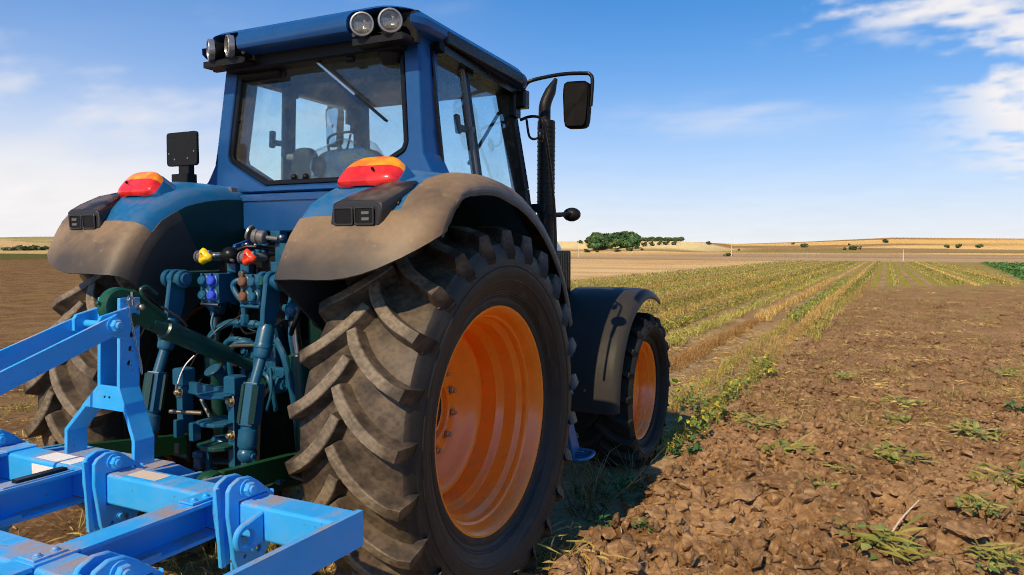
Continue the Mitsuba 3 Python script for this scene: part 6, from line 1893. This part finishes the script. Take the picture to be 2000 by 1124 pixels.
def at(px, dist):
    """A point of the far land in the compass direction px (in 2000ths of the photograph's width), dist metres along the view axis."""
    t = (px - 1000) / 1457.75 * dist
    return CAM[0] + _d[0] / math.cos(PITCH) * dist + _r[0] * t, CAM[1] + _d[1] / math.cos(PITCH) * dist + _r[1] * t


rng = np.random.default_rng(23)
ORD = ('first second third fourth fifth sixth seventh eighth ninth tenth eleventh twelfth thirteenth fourteenth fifteenth sixteenth seventeenth eighteenth nineteenth twentieth '
       'twenty-first twenty-second twenty-third twenty-fourth twenty-fifth twenty-sixth').split()
for i in range(46):
    px_, dd = rng.uniform(1157, 1240), rng.uniform(418, 470)
    x, y = at(px_, dd)
    h = rng.uniform(4.6, 6.6)
    tree('wood_tree', x, y, h * rng.uniform(0.85, 1.1), h, 900 + i, V(0.060, 0.125, 0.038) * rng.uniform(0.75, 1.3) * (V(1.5, 1.25, 0.9) if rng.uniform() < 0.25 else 1), 'leafy tree crowded in the dense dark green wood on the hill', 'trees of the dense wood on the hill')
for i in range(26):
    px_ = 1236 + (1334 - 1236) * (i + rng.uniform(0, 0.8)) / 26
    x, y = at(px_, rng.uniform(458, 478))
    h = rng.uniform(1.8, 3.0)
    tree('crest_tree', x, y, h * 1.1, h, 1000 + i, V(0.072, 0.110, 0.036) * rng.uniform(0.8, 1.2), 'small dark tree, %s from the left in the row along the crest' % ORD[i], 'trees in the row along the crest', 160)
for i in range(6):
    for j in range(4):
        px_ = 1243 + 14.5 * i + j * 3.0 + rng.normal(0, 0.7)
        x, y = at(px_, 424 + 11 * j)
        h = rng.uniform(1.5, 2.3) * (1.15 if j == 0 else 0.8)
        tree('orchard_tree', x, y, h * 1.0, h, 1100 + 4 * i + j, V(0.070, 0.085, 0.030) * rng.uniform(0.8, 1.2), 'round young tree on the pale slope, %s row from the left, %s' % (ORD[i], ('at the foot', 'second from the foot', 'third from the foot', 'topmost')[j]), 'orchard trees on the pale slope', 90)
SHRUBS = [(1146, 408, 3.4, 2.0, 'wide green shrub at the foot of the hill, left of the wood'), (1165, 408, 1.6, 1.5, 'small shrub below the left end of the wood'), (1204, 408, 2.4, 1.8, 'first shrub below the middle of the wood'),
          (1211, 408, 1.5, 1.2, 'tiny shrub below the middle of the wood'), (1229, 408, 2.2, 2.2, 'dark shrub below the right end of the wood'), (1254, 408, 1.1, 1.5, 'thin shrub below the orchard'), (1147, 452, 2.6, 2.9, 'round tree standing alone left of the wood'),
          (1132, 455, 1.8, 2.3, 'smaller lone tree at the far left of the hill'), (1382, 470, 3.2, 2.2, 'dark bush on the hillside right of the knoll'), (1422, 215, 1.9, 1.0, 'wide dark bush at the foot of the tall pole'), (1443, 420, 1.2, 1.1, 'tiny bush right of the tall pole'),
          (1548, 540, 2.0, 1.8, 'small bush high on the hillside'), (1571, 470, 5.2, 2.3, 'long low bush on the slope'), (1649, 400, 1.8, 1.9, 'small dark bush left of the round one'), (1666, 400, 3.8, 2.5, 'round dark bush in front of the golden slope'),
          (1657, 480, 1.2, 1.6, 'tiny upright bush on the golden slope'), (1727, 500, 3.4, 2.8, 'bush near the top of the golden slope'), (1848, 410, 2.2, 2.1, 'first of the three bushes at right'), (1869, 410, 2.6, 2.4, 'middle of the three bushes at right'), (1910, 410, 2.9, 2.2, 'last of the three bushes at right')]
for i, (px_, dd, w, h, lab) in enumerate(SHRUBS):
    x, y = at(px_, dd)
    tree('lone_tree' if 'tree' in lab.split()[1:3] else 'shrub', x, y, w, h * 1.15, 1300 + i, V(0.055, 0.085, 0.026) * rng.uniform(0.8, 1.25), lab, None, 150, 'tree' in lab.split()[1:3])
for i in range(9):
    x, y = at(12 + 9 * i + rng.uniform(-4, 4), 300 + rng.uniform(0, 30))
    tree('hedge_shrub', x, y, rng.uniform(3, 6), rng.uniform(1.2, 2.4), 1400 + i, V(0.06, 0.09, 0.03), 'low bush, %s from the left in the green hedge far left' % ORD[i], 'bushes of the hedge line far left', 110, False)
for px_, dd, h, r_, lab in ((1130, 175, 4.0, 0.055, 'thin pale pole standing left of the wood'), (1428.5, 205, 5.0, 0.075, 'tall grey pole with a bush at its foot'), (1763.5, 123, 1.95, 0.05, 'short white post at the far end of the rows')):
    x, y = at(px_, dd)
    z = ground_at(x, y)
    k = thing('pole' if h > 3 else 'white_post', lab, 'pole' if h > 3 else 'post')
    put(k, join(tube([(x, y, z - 0.3), (x, y, z + h * 0.6), (x, y, z + h)], [r_, r_ * 0.85, r_ * 0.6], 8, 0), *([cyl((x - 0.25, y, z + h * 0.93), (x + 0.25, y, z + h * 0.93), 0.03, n=6)] if 'bush' in lab else [])), 'white_label')
